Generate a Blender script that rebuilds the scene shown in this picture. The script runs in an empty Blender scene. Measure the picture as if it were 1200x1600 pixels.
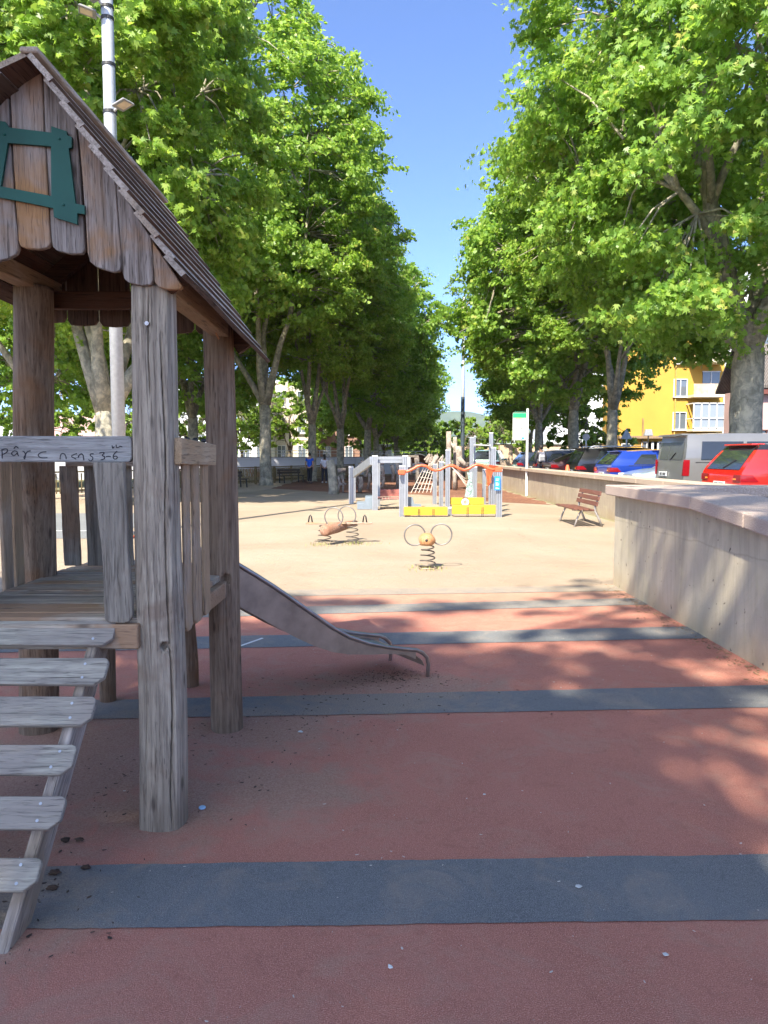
import bpy, bmesh, math, random
import numpy as np
from mathutils import Vector, Matrix, noise as mn
sc = bpy.context.scene
col = sc.collection
R = math.radians

# ------------------------------------------------------------------ camera
CAMH = 1.6; F = 1155.0; PITCH = R(4.36)
cam = bpy.data.cameras.new("camera"); cam_o = bpy.data.objects.new("camera", cam); col.objects.link(cam_o)
cam_o.location = (0, 0, CAMH); cam_o.rotation_euler = (R(90) - PITCH, 0, 0)
cam.sensor_fit = 'VERTICAL'; cam.sensor_height = 36; cam.lens = 36 * F / 1600
cam.clip_start = 0.05; cam.clip_end = 12000
sc.camera = cam_o
sc.render.resolution_x = 768; sc.render.resolution_y = 1024
# ------------------------------------------------------------------ light
SUN_AZ = R(24); SUN_EL = R(48)           # shadows fall towards (+sin, +cos)
sd = Vector((-math.sin(SUN_AZ) * math.cos(SUN_EL), -math.cos(SUN_AZ) * math.cos(SUN_EL), math.sin(SUN_EL)))
w = bpy.data.worlds.new("World"); sc.world = w; w.use_nodes = True
nt = w.node_tree; bg = nt.nodes['Background']
sky = nt.nodes.new('ShaderNodeTexSky'); sky.sky_type = 'NISHITA'; sky.sun_disc = False
sky.sun_elevation = SUN_EL; sky.sun_rotation = math.atan2(sd.x, sd.y); sky.air_density = 0.38; sky.dust_density = 1.4; sky.ozone_density = 8.5
nt.links.new(sky.outputs[0], bg.inputs[0]); bg.inputs[1].default_value = 0.137
sl = bpy.data.lights.new("sun", 'SUN'); sl.energy = 3.35; sl.angle = R(0.53); sl.color = (1, 0.92, 0.78)
so = bpy.data.objects.new("sun", sl); col.objects.link(so); so.rotation_euler = (-sd).to_track_quat('-Z', 'Y').to_euler()
sc.view_settings.view_transform = 'Standard'; sc.view_settings.look = 'None'; sc.view_settings.gamma = 1
sc.view_settings.exposure = 2.14
sc.cycles.max_bounces = 8; sc.cycles.transparent_max_bounces = 8

# ------------------------------------------------------------------ helpers
def ray(px, py):
    x = (px - 600) / F; y = (800 - py) / F
    return Vector((x, math.cos(PITCH) + y * math.sin(PITCH), -math.sin(PITCH) + y * math.cos(PITCH)))
def P(px, py, d):
    r = ray(px, py); t = d / r.y
    return Vector((r.x * t, d, CAMH + r.z * t))
def G(px, py, z=0.0):
    r = ray(px, py); t = (z - CAMH) / r.z
    return Vector((r.x * t, r.y * t, z))
def X(px, py, x):
    r = ray(px, py); t = x / r.x
    return Vector((x, r.y * t, CAMH + r.z * t))

def tag(o, label=None, cat=None, group=None, kind=None):
    if label: o['label'] = label
    if cat: o['category'] = cat
    if group: o['group'] = group
    if kind: o['kind'] = kind
    return o
def thing(name, loc=(0, 0, 0), label=None, cat=None, group=None, rz=0):
    o = bpy.data.objects.new(name, None); col.objects.link(o); o.location = loc; o.rotation_euler = (0, 0, rz)
    o.empty_display_size = .1
    return tag(o, label, cat, group)
def root_loc(p):
    v = Vector((0, 0, 0))
    while p is not None:
        v += Vector(p.location); p = p.parent
    return v

class MB:
    def __init__(s): s.v = []; s.f = []; s.m = []; s.cur = 0; s.pieces = []
    def add(s, vs, fs):
        b = len(s.v); s.v += [tuple(v) for v in vs]
        f0 = len(s.f)
        for f in fs: s.f.append([i + b for i in f]); s.m.append(s.cur)
        s.pieces.append((b, len(s.v), f0, len(s.f)))
        return s
    def box(s, c, size, rot=None, taper=1.0):
        hx, hy, hz = size[0] / 2, size[1] / 2, size[2] / 2; c = Vector(c)
        vs = []
        for z, t in ((-hz, 1), (hz, taper)):
            for x, y in ((-hx, -hy), (hx, -hy), (hx, hy), (-hx, hy)):
                v = Vector((x * t, y * t, z))
                if rot is not None: v = rot @ v
                vs.append(c + v)
        return s.add(vs, [(3, 2, 1, 0), (4, 5, 6, 7), (0, 1, 5, 4), (1, 2, 6, 5), (2, 3, 7, 6), (3, 0, 4, 7)])
    def beam(s, a, b, wd, th, up=(0, 0, 1)):
        a = Vector(a); b = Vector(b); d = (b - a); L = d.length; d.normalize()
        up = Vector(up); x = d.cross(up)
        if x.length < 1e-4: x = d.cross(Vector((1, 0, 0)))
        x.normalize(); u = x.cross(d)
        vs = []
        for p in (a, b):
            for i, j in ((-1, -1), (1, -1), (1, 1), (-1, 1)): vs.append(p + x * (wd / 2 * i) + u * (th / 2 * j))
        return s.add(vs, [(3, 2, 1, 0), (4, 5, 6, 7), (0, 1, 5, 4), (1, 2, 6, 5), (2, 3, 7, 6), (3, 0, 4, 7)])
    def prism(s, poly, n):
        n = Vector(n); k = len(poly); vs = [Vector(p) for p in poly] + [Vector(p) + n for p in poly]
        a = Vector((0, 0, 0))
        for i in range(k): a += vs[i].cross(vs[(i + 1) % k])
        if a.dot(n) > 0:
            fs = [tuple(range(k))[::-1], tuple(range(k, 2 * k))] + [(i, (i + 1) % k, k + (i + 1) % k, k + i) for i in range(k)]
        else:
            fs = [tuple(range(k)), tuple(range(k, 2 * k))[::-1]] + [(i, k + i, k + (i + 1) % k, (i + 1) % k) for i in range(k)]
        return s.add(vs, fs)
    def tube(s, pts, r, n=8, cap=True, closed=False):
        pts = [Vector(p) for p in pts]; m = len(pts)
        rs = r if isinstance(r, (list, tuple)) else [r] * m
        vs = []; prev = None
        for i, p in enumerate(pts):
            if closed: t = pts[(i + 1) % m] - pts[i - 1]
            else: t = pts[min(i + 1, m - 1)] - pts[max(i - 1, 0)]
            t.normalize()
            if prev is None:
                u = t.orthogonal().normalized()
            else:
                u = prev - t * prev.dot(t)
                u = u.normalized() if u.length > 1e-5 else t.orthogonal().normalized()
            prev = u; v = t.cross(u)
            for k in range(n):
                a = 2 * math.pi * k / n; vs.append(p + (u * math.cos(a) + v * math.sin(a)) * rs[i])
        fs = []
        for i in range(m if closed else m - 1):
            j = (i + 1) % m
            for k in range(n): fs.append((i * n + k, i * n + (k + 1) % n, j * n + (k + 1) % n, j * n + k))
        if cap and not closed: fs += [tuple(range(n))[::-1], tuple(range((m - 1) * n, m * n))]
        return s.add(vs, fs)
    def torus(s, c, Rr, r, normal, n=40, m=8):
        nrm = Vector(normal).normalized(); u = nrm.orthogonal().normalized(); v = nrm.cross(u)
        return s.tube([Vector(c) + (u * math.cos(2 * math.pi * i / n) + v * math.sin(2 * math.pi * i / n)) * Rr for i in range(n)], r, m, closed=True)
    def ball(s, c, rx, ry=None, rz=None, n=12, m=8, jit=0, seed=0):
        ry = ry or rx; rz = rz or rx; c = Vector(c); vs = []; fs = []
        for i in range(m + 1):
            th = math.pi * i / m
            for k in range(n):
                a = 2 * math.pi * k / n; d = Vector((math.sin(th) * math.cos(a), math.sin(th) * math.sin(a), math.cos(th)))
                q = 1 + (jit * mn.noise(d * 1.7 + Vector((seed, seed, 0))) if jit else 0)
                vs.append(c + Vector((d.x * rx, d.y * ry, d.z * rz)) * q)
        for i in range(m):
            for k in range(n): fs.append((i * n + k, (i + 1) * n + k, (i + 1) * n + (k + 1) % n, i * n + (k + 1) % n))
        return s.add(vs, fs)
    def build(s, name, mat, parent=None, bevel=0, smooth=False, seg=1):
        org = root_loc(parent)
        me = bpy.data.meshes.new(name)
        me.from_pydata([(v[0] - org.x, v[1] - org.y, v[2] - org.z) for v in s.v], [], s.f)
        mats = mat if isinstance(mat, (list, tuple)) else [mat]
        for m in mats: me.materials.append(m)
        if len(mats) > 1:
            for p, mi in zip(me.polygons, s.m): p.material_index = mi
        if bevel:
            bm = bmesh.new(); bm.from_mesh(me)
            bmesh.ops.remove_doubles(bm, verts=bm.verts, dist=1e-5)
            es = [e for e in bm.edges if len(e.link_faces) == 2 and e.calc_face_angle(0) > .35]
            try: bmesh.ops.bevel(bm, geom=es, offset=bevel, segments=seg, affect='EDGES', profile=.5, clamp_overlap=True)
            except Exception as ex: print('bevel', ex)
            bm.to_mesh(me); bm.free()
        if smooth:
            me.polygons.foreach_set('use_smooth', [True] * len(me.polygons))
        me.update()
        o = bpy.data.objects.new(name, me); col.objects.link(o)
        if parent is not None: o.parent = parent
        return o

def build_each(m, name, mat, parent, bevel=0, smooth=False):
    out = []
    for (v0, v1, f0, f1) in m.pieces:
        q = MB(); q.v = m.v[v0:v1]; q.f = [[i - v0 for i in f] for f in m.f[f0:f1]]; q.m = m.m[f0:f1]
        out.append(q.build(name, mat, parent, bevel=bevel, smooth=smooth))
    return out
def copy_thing(root, loc, rz=0, scale=1.0, **kw):
    r = root.copy(); col.objects.link(r); r.location = loc; r.rotation_euler = (0, 0, rz)
    r.scale = (scale,) * 3 if not isinstance(scale, tuple) else scale
    def rec(a, b):
        for ch in a.children:
            c = ch.copy(); col.objects.link(c); c.parent = b; rec(ch, c)
    rec(root, r); tag(r, **kw); return r

# ------------------------------------------------------------------ materials
class NT:
    def __init__(s, name):
        s.mat = bpy.data.materials.new(name); s.mat.use_nodes = True; s.t = s.mat.node_tree
        s.b = s.t.nodes['Principled BSDF']; s.out = s.t.nodes['Material Output']
    def n(s, ty, **kw):
        nd = s.t.nodes.new(ty)
        for k, v in kw.items():
            if k in ('inp',):
                for a, b in v.items(): s.set(nd, a, b)
            else: setattr(nd, k, v)
        return nd
    def set(s, nd, a, b):
        if hasattr(b, 'is_linked') or isinstance(b, bpy.types.NodeSocket): s.t.links.new(b, nd.inputs[a])
        else: nd.inputs[a].default_value = b
    def l(s, a, b): s.t.links.new(a, b)
    def coord(s, scale=(1, 1, 1), obj=True, rnd=True):
        tc = s.n('ShaderNodeTexCoord'); v = tc.outputs['Object']
        if rnd:
            oi = s.n('ShaderNodeObjectInfo'); m = s.n('ShaderNodeMath', operation='MULTIPLY', inp={0: oi.outputs['Random'], 1: 37.0})
            a = s.n('ShaderNodeVectorMath', operation='ADD', inp={0: v, 1: m.outputs[0]}); v = a.outputs[0]
        if getattr(s, 'rotx', 0): v = s.n('ShaderNodeVectorRotate', rotation_type='X_AXIS', inp={'Vector': v, 'Angle': s.rotx}).outputs[0]
        mp = s.n('ShaderNodeMapping', inp={0: v}); mp.inputs['Scale'].default_value = scale
        return mp.outputs[0]
    def noise(s, vec, scale, detail=4, rough=.55, dist=0):
        return s.n('ShaderNodeTexNoise', inp={'Vector': vec, 'Scale': scale, 'Detail': detail, 'Roughness': rough, 'Distortion': dist}).outputs[0]
    def ramp(s, fac, stops):
        r = s.n('ShaderNodeValToRGB', inp={0: fac}); e = r.color_ramp.elements
        e[0].position = stops[0][0]; e[0].color = (*stops[0][1], 1); e[1].position = stops[1][0]; e[1].color = (*stops[1][1], 1)
        for p, c in stops[2:]: x = e.new(p); x.color = (*c, 1)
        return r.outputs[0]
    def mix(s, fac, a, b, mode='MIX'):
        m = s.n('ShaderNodeMix', data_type='RGBA', blend_type=mode)
        s.set(m, 0, fac)
        for i, q in ((6, a), (7, b)):
            s.set(m, i, (*q, 1) if isinstance(q, tuple) and len(q) == 3 else q)
        return m.outputs[2]
    def math(s, op, a, b=0.0, clamp=False):
        return s.n('ShaderNodeMath', operation=op, use_clamp=clamp, inp={0: a, 1: b}).outputs[0]
    def smooth(s, v, lo, hi):
        return s.n('ShaderNodeMapRange', inp={0: v, 1: lo, 2: hi, 3: 0.0, 4: 1.0}).outputs[0]
    def bump(s, h, strength=.4, dist=.01):
        b = s.n('ShaderNodeBump', inp={'Height': h, 'Strength': strength, 'Distance': dist}); s.l(b.outputs[0], s.b.inputs['Normal'])
    def fin(s, color, rough=.8, metal=0, spec=None):
        s.set(s.b, 'Base Color', (*color, 1) if isinstance(color, tuple) else color)
        s.set(s.b, 'Roughness', rough); s.set(s.b, 'Metallic', metal)
        if spec is not None: s.b.inputs['Specular IOR Level'].default_value = spec
        return s.mat

def plain(name, c, rough=.6, metal=0, var=.12, scale=6, coat=0, bump=0):
    m = NT(name); v = m.coord(); nz = m.noise(v, scale, 5)
    c2 = tuple(max(0, x * (1 - var * 2)) for x in c); c1 = tuple(min(1, x * (1 + var)) for x in c)
    color = m.ramp(nz, [(.3, c2), (.7, c1)])
    if coat: m.b.inputs['Coat Weight'].default_value = coat; m.b.inputs['Coat Roughness'].default_value = .06
    if bump: m.bump(m.noise(v, scale * 12, 3), bump, .004)
    return m.fin(color, rough, metal)

def wood(name, axis, light, dark, warm, wf=.5, rough=.85, rotx=0):
    """weathered timber with the grain along one object axis"""
    m = NT(name); m.rotx = rotx; s = [52, 52, 52]; s[axis] = 2.2
    v = m.coord(tuple(s)); g = m.noise(v, 1.0, 7, .62, .6)
    s2 = [120, 120, 120]; s2[axis] = 5; g2 = m.noise(m.coord(tuple(s2)), 1.0, 3, .6)
    big = m.noise(m.coord((2.2, 2.2, 2.2)), 1.0, 4, .6, .5)
    geo = m.n('ShaderNodeNewGeometry').outputs['Random Per Island']
    c = m.ramp(g, [(.30, dark), (.62, light)])
    wfac = m.smooth(m.math('ADD', big, m.math('MULTIPLY', m.math('SUBTRACT', geo, .5), .35)), .62 - wf * .3, .78 - wf * .25)
    c = m.mix(wfac, c, m.mix(g, tuple(x * .55 for x in warm), warm))
    c = m.mix(m.math('MULTIPLY', m.smooth(g2, .57, .68), .75), c, tuple(x * .5 for x in dark))
    s3 = [210, 210, 210]; s3[axis] = 13; ck = m.noise(m.coord(tuple(s3)), 1.0, 2, .5); pn = m.noise(m.coord((4, 4, 4)), 1.0, 3, .6)
    c = m.mix(m.math('MULTIPLY', m.math('MULTIPLY', m.smooth(ck, .61, .68), m.smooth(pn, .44, .60)), .7), c, tuple(x * .35 for x in dark))
    s4 = [9, 9, 9]; s4[axis] = 3.2; kn = m.n('ShaderNodeTexVoronoi', inp={'Vector': m.coord(tuple(s4)), 'Scale': 1.0}).outputs[0]
    c = m.mix(m.math('MULTIPLY', m.math('SUBTRACT', 1.0, m.smooth(kn, .05, .13)), .75), c, tuple(x * .45 for x in dark))
    br = m.math('ADD', m.math('MULTIPLY', geo, .34), .80)
    c = m.mix(1.0, c, m.n('ShaderNodeCombineColor', inp={0: br, 1: br, 2: br}).outputs[0], 'MULTIPLY')
    if name.startswith('wood_upright'):
        oz = m.n('ShaderNodeSeparateXYZ', inp={0: m.n('ShaderNodeTexCoord').outputs['Object']}).outputs[2]
        gr = m.math('SUBTRACT', 1.0, m.smooth(m.math('ADD', oz, m.math('MULTIPLY', m.math('SUBTRACT', pn, .5), .5)), .0, .24)); c = m.mix(m.math('MULTIPLY', gr, .5), c, (.13, .105, .075))
    m.bump(m.math('SUBTRACT', m.math('ADD', g, m.math('MULTIPLY', g2, .5)), m.math('MULTIPLY', m.smooth(ck, .58, .66), .6)), .7, .006)
    return m.fin(c, rough, spec=.25)
GL = (.49, .41, .305); GD = (.20, .158, .118); BW = (.42, .26, .15)
wz = wood('wood_upright', 2, GL, GD, (.30, .205, .14), .32); wx = wood('wood_across', 0, GL, GD, BW, .3); wy = wood('wood_lengthwise', 1, (.60, .50, .40), (.28, .22, .17), (.46, .34, .23), .3)
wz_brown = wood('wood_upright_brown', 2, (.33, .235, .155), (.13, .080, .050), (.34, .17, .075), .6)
wz_gable = wood('wood_gable', 2, (.42, .36, .31), (.17, .13, .10), (.50, .27, .12), .62)
wx_step = wood('wood_step', 0, (.42, .38, .29), (.20, .18, .145), (.36, .31, .25), .2)
wx_rail = wood('wood_rail', 0, (.38, .365, .33), (.22, .21, .19), (.30, .28, .25), .15)
wz_grey = wood('wood_slat_grey', 2, (.34, .295, .23), (.14, .118, .092), (.28, .18, .11), .35)
wz_slat = wood('wood_slat', 2, (.42, .34, .26), (.24, .17, .12), (.46, .31, .18), .45)
wy_tan = wood('wood_tan', 1, (.46, .35, .23), (.30, .21, .13), (.5, .34, .19), .5)
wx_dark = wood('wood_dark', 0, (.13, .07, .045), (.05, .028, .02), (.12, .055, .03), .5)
wx_bench = wood('bench_timber', 1, (.17, .075, .055), (.09, .04, .03), (.18, .075, .05), .3, .5)
steel = plain('brushed_steel', (.40, .37, .35), .32, .9, .12, 9); galv = plain('galvanised_steel', (.46, .48, .50), .5, .3, .07, 14)
steel_dull = plain('worn_steel', (.36, .27, .20), .48, .25, .16, 7)
dark_metal = plain('dark_metal', (.035, .035, .035), .5, .3)
green_paint = plain('green_panel', (.006, .088, .060), .62, 0, .12, 3)
alu = plain('aluminium', (.33, .345, .36), .42, .6, .06, 5); alu_dark = plain('aluminium_shadow_groove', (.10, .105, .115), .5, .3)
white_paint = plain('white_paint', (.62, .62, .60), .5, 0, .05)
grey_plate = plain('grey_plate', (.16, .195, .225), .55, 0, .08)
yellow_b = plain('yellow_board', (.52, .31, .02), .5, 0, .08, 3); orange_p = plain('orange_tube', (.55, .10, .035), .4, 0, .1)
rope_m = plain('rope', (.55, .47, .40), .9, 0, .1); red_p = plain('red_paint', (.6, .03, .02), .5); blue_sign = plain('blue_sign', (.02, .23, .60), .5, 0, .03)
black_p = plain('black_plastic', (.02, .02, .022), .5)
def ink(n, c): 
    m = NT(n); return m.fin(c, .8)
ink_m = ink('marker_ink', (.02, .02, .025)); sign_green = plain('sign_green', (.01, .42, .13), .5, 0, .03); sign_lime = plain('sign_lime', (.45, .75, .15), .5, 0, .03); sign_grey = plain('sign_grey', (.22, .24, .22), .5)

def mask_circles(m, vec, circles):
    """0..1 mask, 1 inside any of the (x,y,rx,ry) ellipses, edge broken with noise"""
    sep = m.n('ShaderNodeSeparateXYZ', inp={0: vec}); x, y = sep.outputs[0], sep.outputs[1]; tot = None
    for cx, cy, rx, ry in circles:
        a = m.math('POWER', m.math('DIVIDE', m.math('SUBTRACT', x, cx), rx), 2.0); b = m.math('POWER', m.math('DIVIDE', m.math('SUBTRACT', y, cy), ry), 2.0)
        v = m.math('SUBTRACT', 1.0, m.math('SQRT', m.math('ADD', a, b)))
        tot = v if tot is None else m.math('MAXIMUM', tot, v)
    return tot
def rubber(name, base, dark, lite, dustc=(.30, .19, .13)):
    m = NT(name); tc = m.n('ShaderNodeTexCoord').outputs['Object']
    fine = m.noise(tc, 260, 2, .7); mid = m.noise(tc, 60, 3, .7); big = m.noise(tc, 1.3, 5, .6, .4)
    c = m.ramp(fine, [(.36, dark), (.52, base), (.68, lite)])
    c = m.mix(m.smooth(mid, .5, .75), c, tuple(x * .72 for x in base))
    c = m.mix(m.math('MULTIPLY', m.smooth(big, .42, .70), .42), c, tuple(x * 1.05 + .015 for x in base))
    bl = m.noise(tc, 3.1, 6, .7, .8); c = m.mix(m.math('MULTIPLY', m.smooth(bl, .50, .68), .38), c, dustc); c = m.mix(m.math('MULTIPLY', m.smooth(m.noise(tc, 9, 5, .7, .5), .56, .7), .28), c, dark)
    msk = mask_circles(m, tc, [(-1.75, 3.7, 1.35, 1.5), (-1.0, 3.25, .55, .55), (-.75, 4.25, .75, .6), (0.05, 5.05, 1.15, .42), (-1.55, 2.45, .65, 1.2), (-.5, 3.45, .65, .42), (-.1, 4.75, 1.0, .5)])
    dn = m.noise(tc, 5.5, 6, .65, .6)
    dust = m.smooth(m.math('ADD', msk, m.math('MULTIPLY', m.math('SUBTRACT', dn, .5), 1.7)), .12, .62)
    far = m.n('ShaderNodeSeparateXYZ', inp={0: tc}).outputs[1]
    dust2 = m.math('MULTIPLY', m.smooth(m.math('ADD', far, m.math('MULTIPLY', m.math('SUBTRACT', dn, .5), 2.2)), 7.2, 9.6), .75)
    dgrain = m.ramp(m.noise(tc, 120, 3, .7), [(.35, tuple(x * .55 for x in dustc)), (.6, dustc)])
    c = m.mix(m.math('MULTIPLY', dust, .70), c, dgrain)
    c = m.mix(dust2, c, (.365, .28, .185))
    c = m.mix(m.smooth(m.noise(tc, 190, 1, .5), .76, .80), c, (.5, .46, .4))
    m.bump(m.math('ADD', fine, mid), .75, .006)
    return m.fin(c, .92, spec=.2)
rub_red = rubber('rubber_red', (.46, .185, .128), (.23, .085, .058), (.62, .33, .24), (.40, .27, .19))
rub_blue = rubber('rubber_blue', (.170, .174, .170), (.082, .084, .085), (.31, .315, .30), (.34, .27, .20))
def sand_mat():
    m = NT('sand'); tc = m.n('ShaderNodeTexCoord').outputs['Object']
    big = m.noise(tc, .35, 6, .6, .5); fine = m.noise(tc, 70, 4, .7); med = m.noise(tc, 4, 5, .7, .3)
    c = m.ramp(big, [(.35, (.262, .210, .150)), (.65, (.33, .265, .197))])
    c = m.mix(m.math('MULTIPLY', m.smooth(fine, .52, .75), .5), c, (.40, .28, .17))
    c = m.mix(m.math('MULTIPLY', m.smooth(med, .55, .75), .25), c, (.44, .32, .2))
    sp = m.noise(tc, 24, 2, .5); c = m.mix(m.smooth(sp, .68, .73), c, (.22, .15, .09))
    foot = m.noise(tc, 2.6, 3, .6, 1.2); c = m.mix(m.math('MULTIPLY', m.smooth(foot, .56, .62), .22), c, (.38, .27, .165))
    m.bump(m.math('ADD', m.math('ADD', fine, m.math('MULTIPLY', med, 2.5)), m.math('MULTIPLY', foot, .8)), .5, .03)
    return m.fin(c, .95, spec=.1)
sand = sand_mat()
def ground_mat(name, a, b, sc_, bs=.4):
    m = NT(name); tc = m.n('ShaderNodeTexCoord').outputs['Object']
    f = m.noise(tc, sc_, 6, .7); g = m.noise(tc, .4, 4)
    c = m.ramp(m.math('ADD', m.math('MULTIPLY', f, .7), m.math('MULTIPLY', g, .3)), [(.38, a), (.62, b)])
    m.bump(f, bs, .02); return m.fin(c, .95, spec=.15)
asphalt = ground_mat('asphalt', (.06, .06, .063), (.10, .10, .10), 30); court_m = ground_mat('court', (.13, .135, .14), (.19, .195, .19), 22)
bark = ground_mat('woodchips', (.10, .045, .03), (.26, .13, .08), 9, .8); path_m = ground_mat('path', (.33, .25, .18), (.46, .36, .26), 5)
outer_m = ground_mat('outer_ground', (.12, .13, .07), (.24, .22, .12), .6)
def concrete(name, base, stain):
    m = NT(name); v = m.coord(rnd=False); a = m.noise(v, 1.1, 6, .6, .4); f = m.noise(v, 45, 4, .7)
    streak = m.noise(m.coord((3.4, 3.4, .42), rnd=False), 1.0, 8, .72, 1.1)
    c = m.ramp(a, [(.32, tuple(x * .78 for x in base)), (.68, base)])
    z = m.n('ShaderNodeSeparateXYZ', inp={0: v}).outputs[2]
    c = m.mix(m.math('MULTIPLY', m.smooth(streak, .46, .72), .70), c, stain)
    low = m.math('SUBTRACT', 1.0, m.smooth(m.math('ADD', z, m.math('MULTIPLY', m.math('SUBTRACT', a, .5), .5)), .0, .32))
    c = m.mix(m.math('MULTIPLY', low, .65), c, (.40, .30, .17))
    wz_ = m.math('ADD', z, m.math('MULTIPLY', m.math('SUBTRACT', m.noise(v, 2.2, 4), .5), .10))
    ln = m.math('ABSOLUTE', m.math('SUBTRACT', wz_, .82)); c = m.mix(m.math('MULTIPLY', m.math('SUBTRACT', 1.0, m.smooth(ln, .0, .012)), .45), c, stain)
    topd = m.smooth(m.math('ADD', z, m.math('MULTIPLY', m.math('SUBTRACT', streak, .5), 1.1)), .80, 1.05); c = m.mix(m.math('MULTIPLY', topd, .45), c, stain)
    c = m.mix(m.math('MULTIPLY', m.smooth(m.noise(v, 3.2, 6, .7, .6), .54, .66), .35), c, (.50, .45, .27))
    c = m.mix(m.smooth(m.noise(v, 14, 2, .5), .70, .735), c, tuple(x * .35 for x in stain))
    c = m.mix(m.math('MULTIPLY', m.smooth(f, .55, .8), .35), c, tuple(x * .6 for x in base))
    m.bump(m.math('ADD', f, m.math('MULTIPLY', m.noise(v, 9, 4), 1.5)), .35, .008)
    return m.fin(c, .85, spec=.25)
conc = concrete('concrete_wall', (.50, .44, .32), (.27, .24, .17)); conc_far = concrete('concrete_wall_pale', (.41, .34, .25), (.26, .205, .145))
def coping_mat(name, a, b, c_):
    m = NT(name); v = m.coord(rnd=False); f = m.noise(v, 130, 3, .8); g = m.noise(v, 2, 4)
    c = m.ramp(f, [(.36, a), (.5, b), (.64, c_)]); c = m.mix(m.math('MULTIPLY', m.smooth(g, .4, .7), .35), c, b); m.bump(f, .4, .004)
    return m.fin(c, .8, spec=.3)
cop = coping_mat('red_granite_coping', (.22, .16, .13), (.39, .305, .245), (.57, .47, .39)); cop_far = coping_mat('tan_coping', (.26, .19, .135), (.39, .30, .22), (.48, .4, .31))
def bark_mat(name, a, b, c_):
    m = NT(name); v = m.coord(); p = m.noise(v, 4.2, 5, .6, .5); q = m.noise(m.coord((6, 6, 2)), 1.0, 6, .7, .5)
    c = m.ramp(p, [(.38, a), (.50, b), (.62, c_)]); c = m.mix(m.math('MULTIPLY', m.smooth(q, .52, .66), .6), c, tuple(x * .45 for x in a))
    m.bump(m.math('ADD', m.math('MULTIPLY', q, 1.0), p), .7, .05); return m.fin(c, .9, spec=.15)
plane_bark = bark_mat('plane_bark', (.20, .185, .14), (.28, .26, .20), (.42, .37, .27))
dark_bark = bark_mat('dark_bark', (.09, .075, .06), (.14, .12, .09), (.2, .17, .12))
def leaf_mat(name, a, b, c_, tr=.5):
    m = NT(name); geo = m.n('ShaderNodeNewGeometry'); v = m.coord(); big = m.noise(v, .45, 3)
    f = m.math('ADD', m.math('MULTIPLY', geo.outputs['Random Per Island'], .55), m.math('MULTIPLY', big, .45))
    c = m.ramp(f, [(.22, a), (.46, b), (.72, c_), (.83, (.46, .42, .10))])
    m.fin(c, .42, spec=.4)
    t = m.n('ShaderNodeBsdfTranslucent'); m.l(m.mix(.5, c, (.46, .66, .06), 'MIX'), t.inputs[0])
    ms = m.n('ShaderNodeMixShader', inp={0: .56}); m.l(m.b.outputs[0], ms.inputs[1]); m.l(t.outputs[0], ms.inputs[2]); m.l(ms.outputs[0], m.out.inputs[0])
    return m.mat
leafA = leaf_mat('plane_leaf', (.115, .235, .036), (.20, .36, .056), (.33, .48, .095))
leafB = leaf_mat('plane_leaf_light', (.13, .245, .036), (.225, .375, .056), (.36, .49, .095))
leafC = leaf_mat('bush_leaf', (.12, .21, .03), (.21, .33, .05), (.31, .43, .08))
glass = NT('dark_glass').fin((.018, .022, .026), .06, 0, .8); glass_b = NT('window_glass').fin((.10, .12, .14), .08, 0, .9)
tyre_m = plain('tyre', (.02, .02, .02), .8); rim_m = plain('rim', (.4, .4, .42), .3, .8)
tail_m = NT('tail_light').fin((.20, .006, .010), .12); plate_m = plain('plate_white', (.7, .7, .66), .5, 0, .03); orange_l = NT('indicator').fin((.8, .25, .03), .2)

# ================================================================== SETTING
def sheet(name, poly, z, mat, kind='structure', sub=0, jit=0):
    m = MB(); pts = [Vector((p[0], p[1], z)) for p in poly]
    if sub:
        q = []; rnd = random.Random(len(name) + int(z * 1e4))
        for i in range(len(pts)):
            a, b = pts[i], pts[(i + 1) % len(pts)]
            n = max(1, int((b - a).length / sub))
            for k in range(n):
                t = k / n; p = a.lerp(b, t)
                if k: p += Vector((mn.noise(p * 3) * jit + rnd.uniform(-1, 1) * jit * .35, mn.noise(p * 3 + Vector((9, 9, 9))) * jit + rnd.uniform(-1, 1) * jit * .35, 0))
                q.append(p)
        pts = q
    m.add(pts, [tuple(range(len(pts)))])
    o = m.build(name, mat)
    if o.data.polygons[0].normal.z < 0: o.data.flip_normals()
    return tag(o, kind=kind)
sheet('ground', [(-3000, -1200), (3000, -1200), (3000, 3800), (-3000, 3800)], -.012, outer_m)
sheet('sand_ground', [(-15, -14), (5.55, -14), (5.55, 64), (-15, 64)], 0.0, sand)
def edge(a, b, x0, x1):
    A = G(*a); B = G(*b); s_ = (B.y - A.y) / (B.x - A.x)
    return (x0, A.y + s_ * (x0 - A.x)), (x1, A.y + s_ * (x1 - A.x))
eL, eR = edge((480, 921), (962, 914), -5.2, 2.95)
sheet('rubber_surface', [(-5.2, -12), (2.95, -12), eR, eL], .004, rub_red, sub=.09, jit=.012)
for i, (t0, t1, b0, b1) in enumerate([((130, 1355), (1200, 1337), (75, 1455), (1200, 1440)), ((400, 1090), (1200, 1072), (380, 1121), (1200, 1107)),
        ((400, 994), (1080, 980), (400, 1013), (1080, 999)), ((380, 951), (1000, 935), (380, 964), (1000, 946)), ((480, 922), (962, 915), (480, 932), (962, 924.5))]):
    A, B = edge(t0, t1, -4.3 if i else -2.6, 2.93); C, D = edge(b0, b1, -4.3 if i else -2.6, 2.93)
    sheet('rubber_stripe', [C, D, B, A], .008, rub_blue, sub=.05, jit=.007)
for y0 in (-2.2, -5.5): sheet('rubber_stripe', [(-2.6, y0), (2.93, y0 + .02), (2.93, y0 + .45), (-2.6, y0 + .42)], .008, rub_blue)
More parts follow.
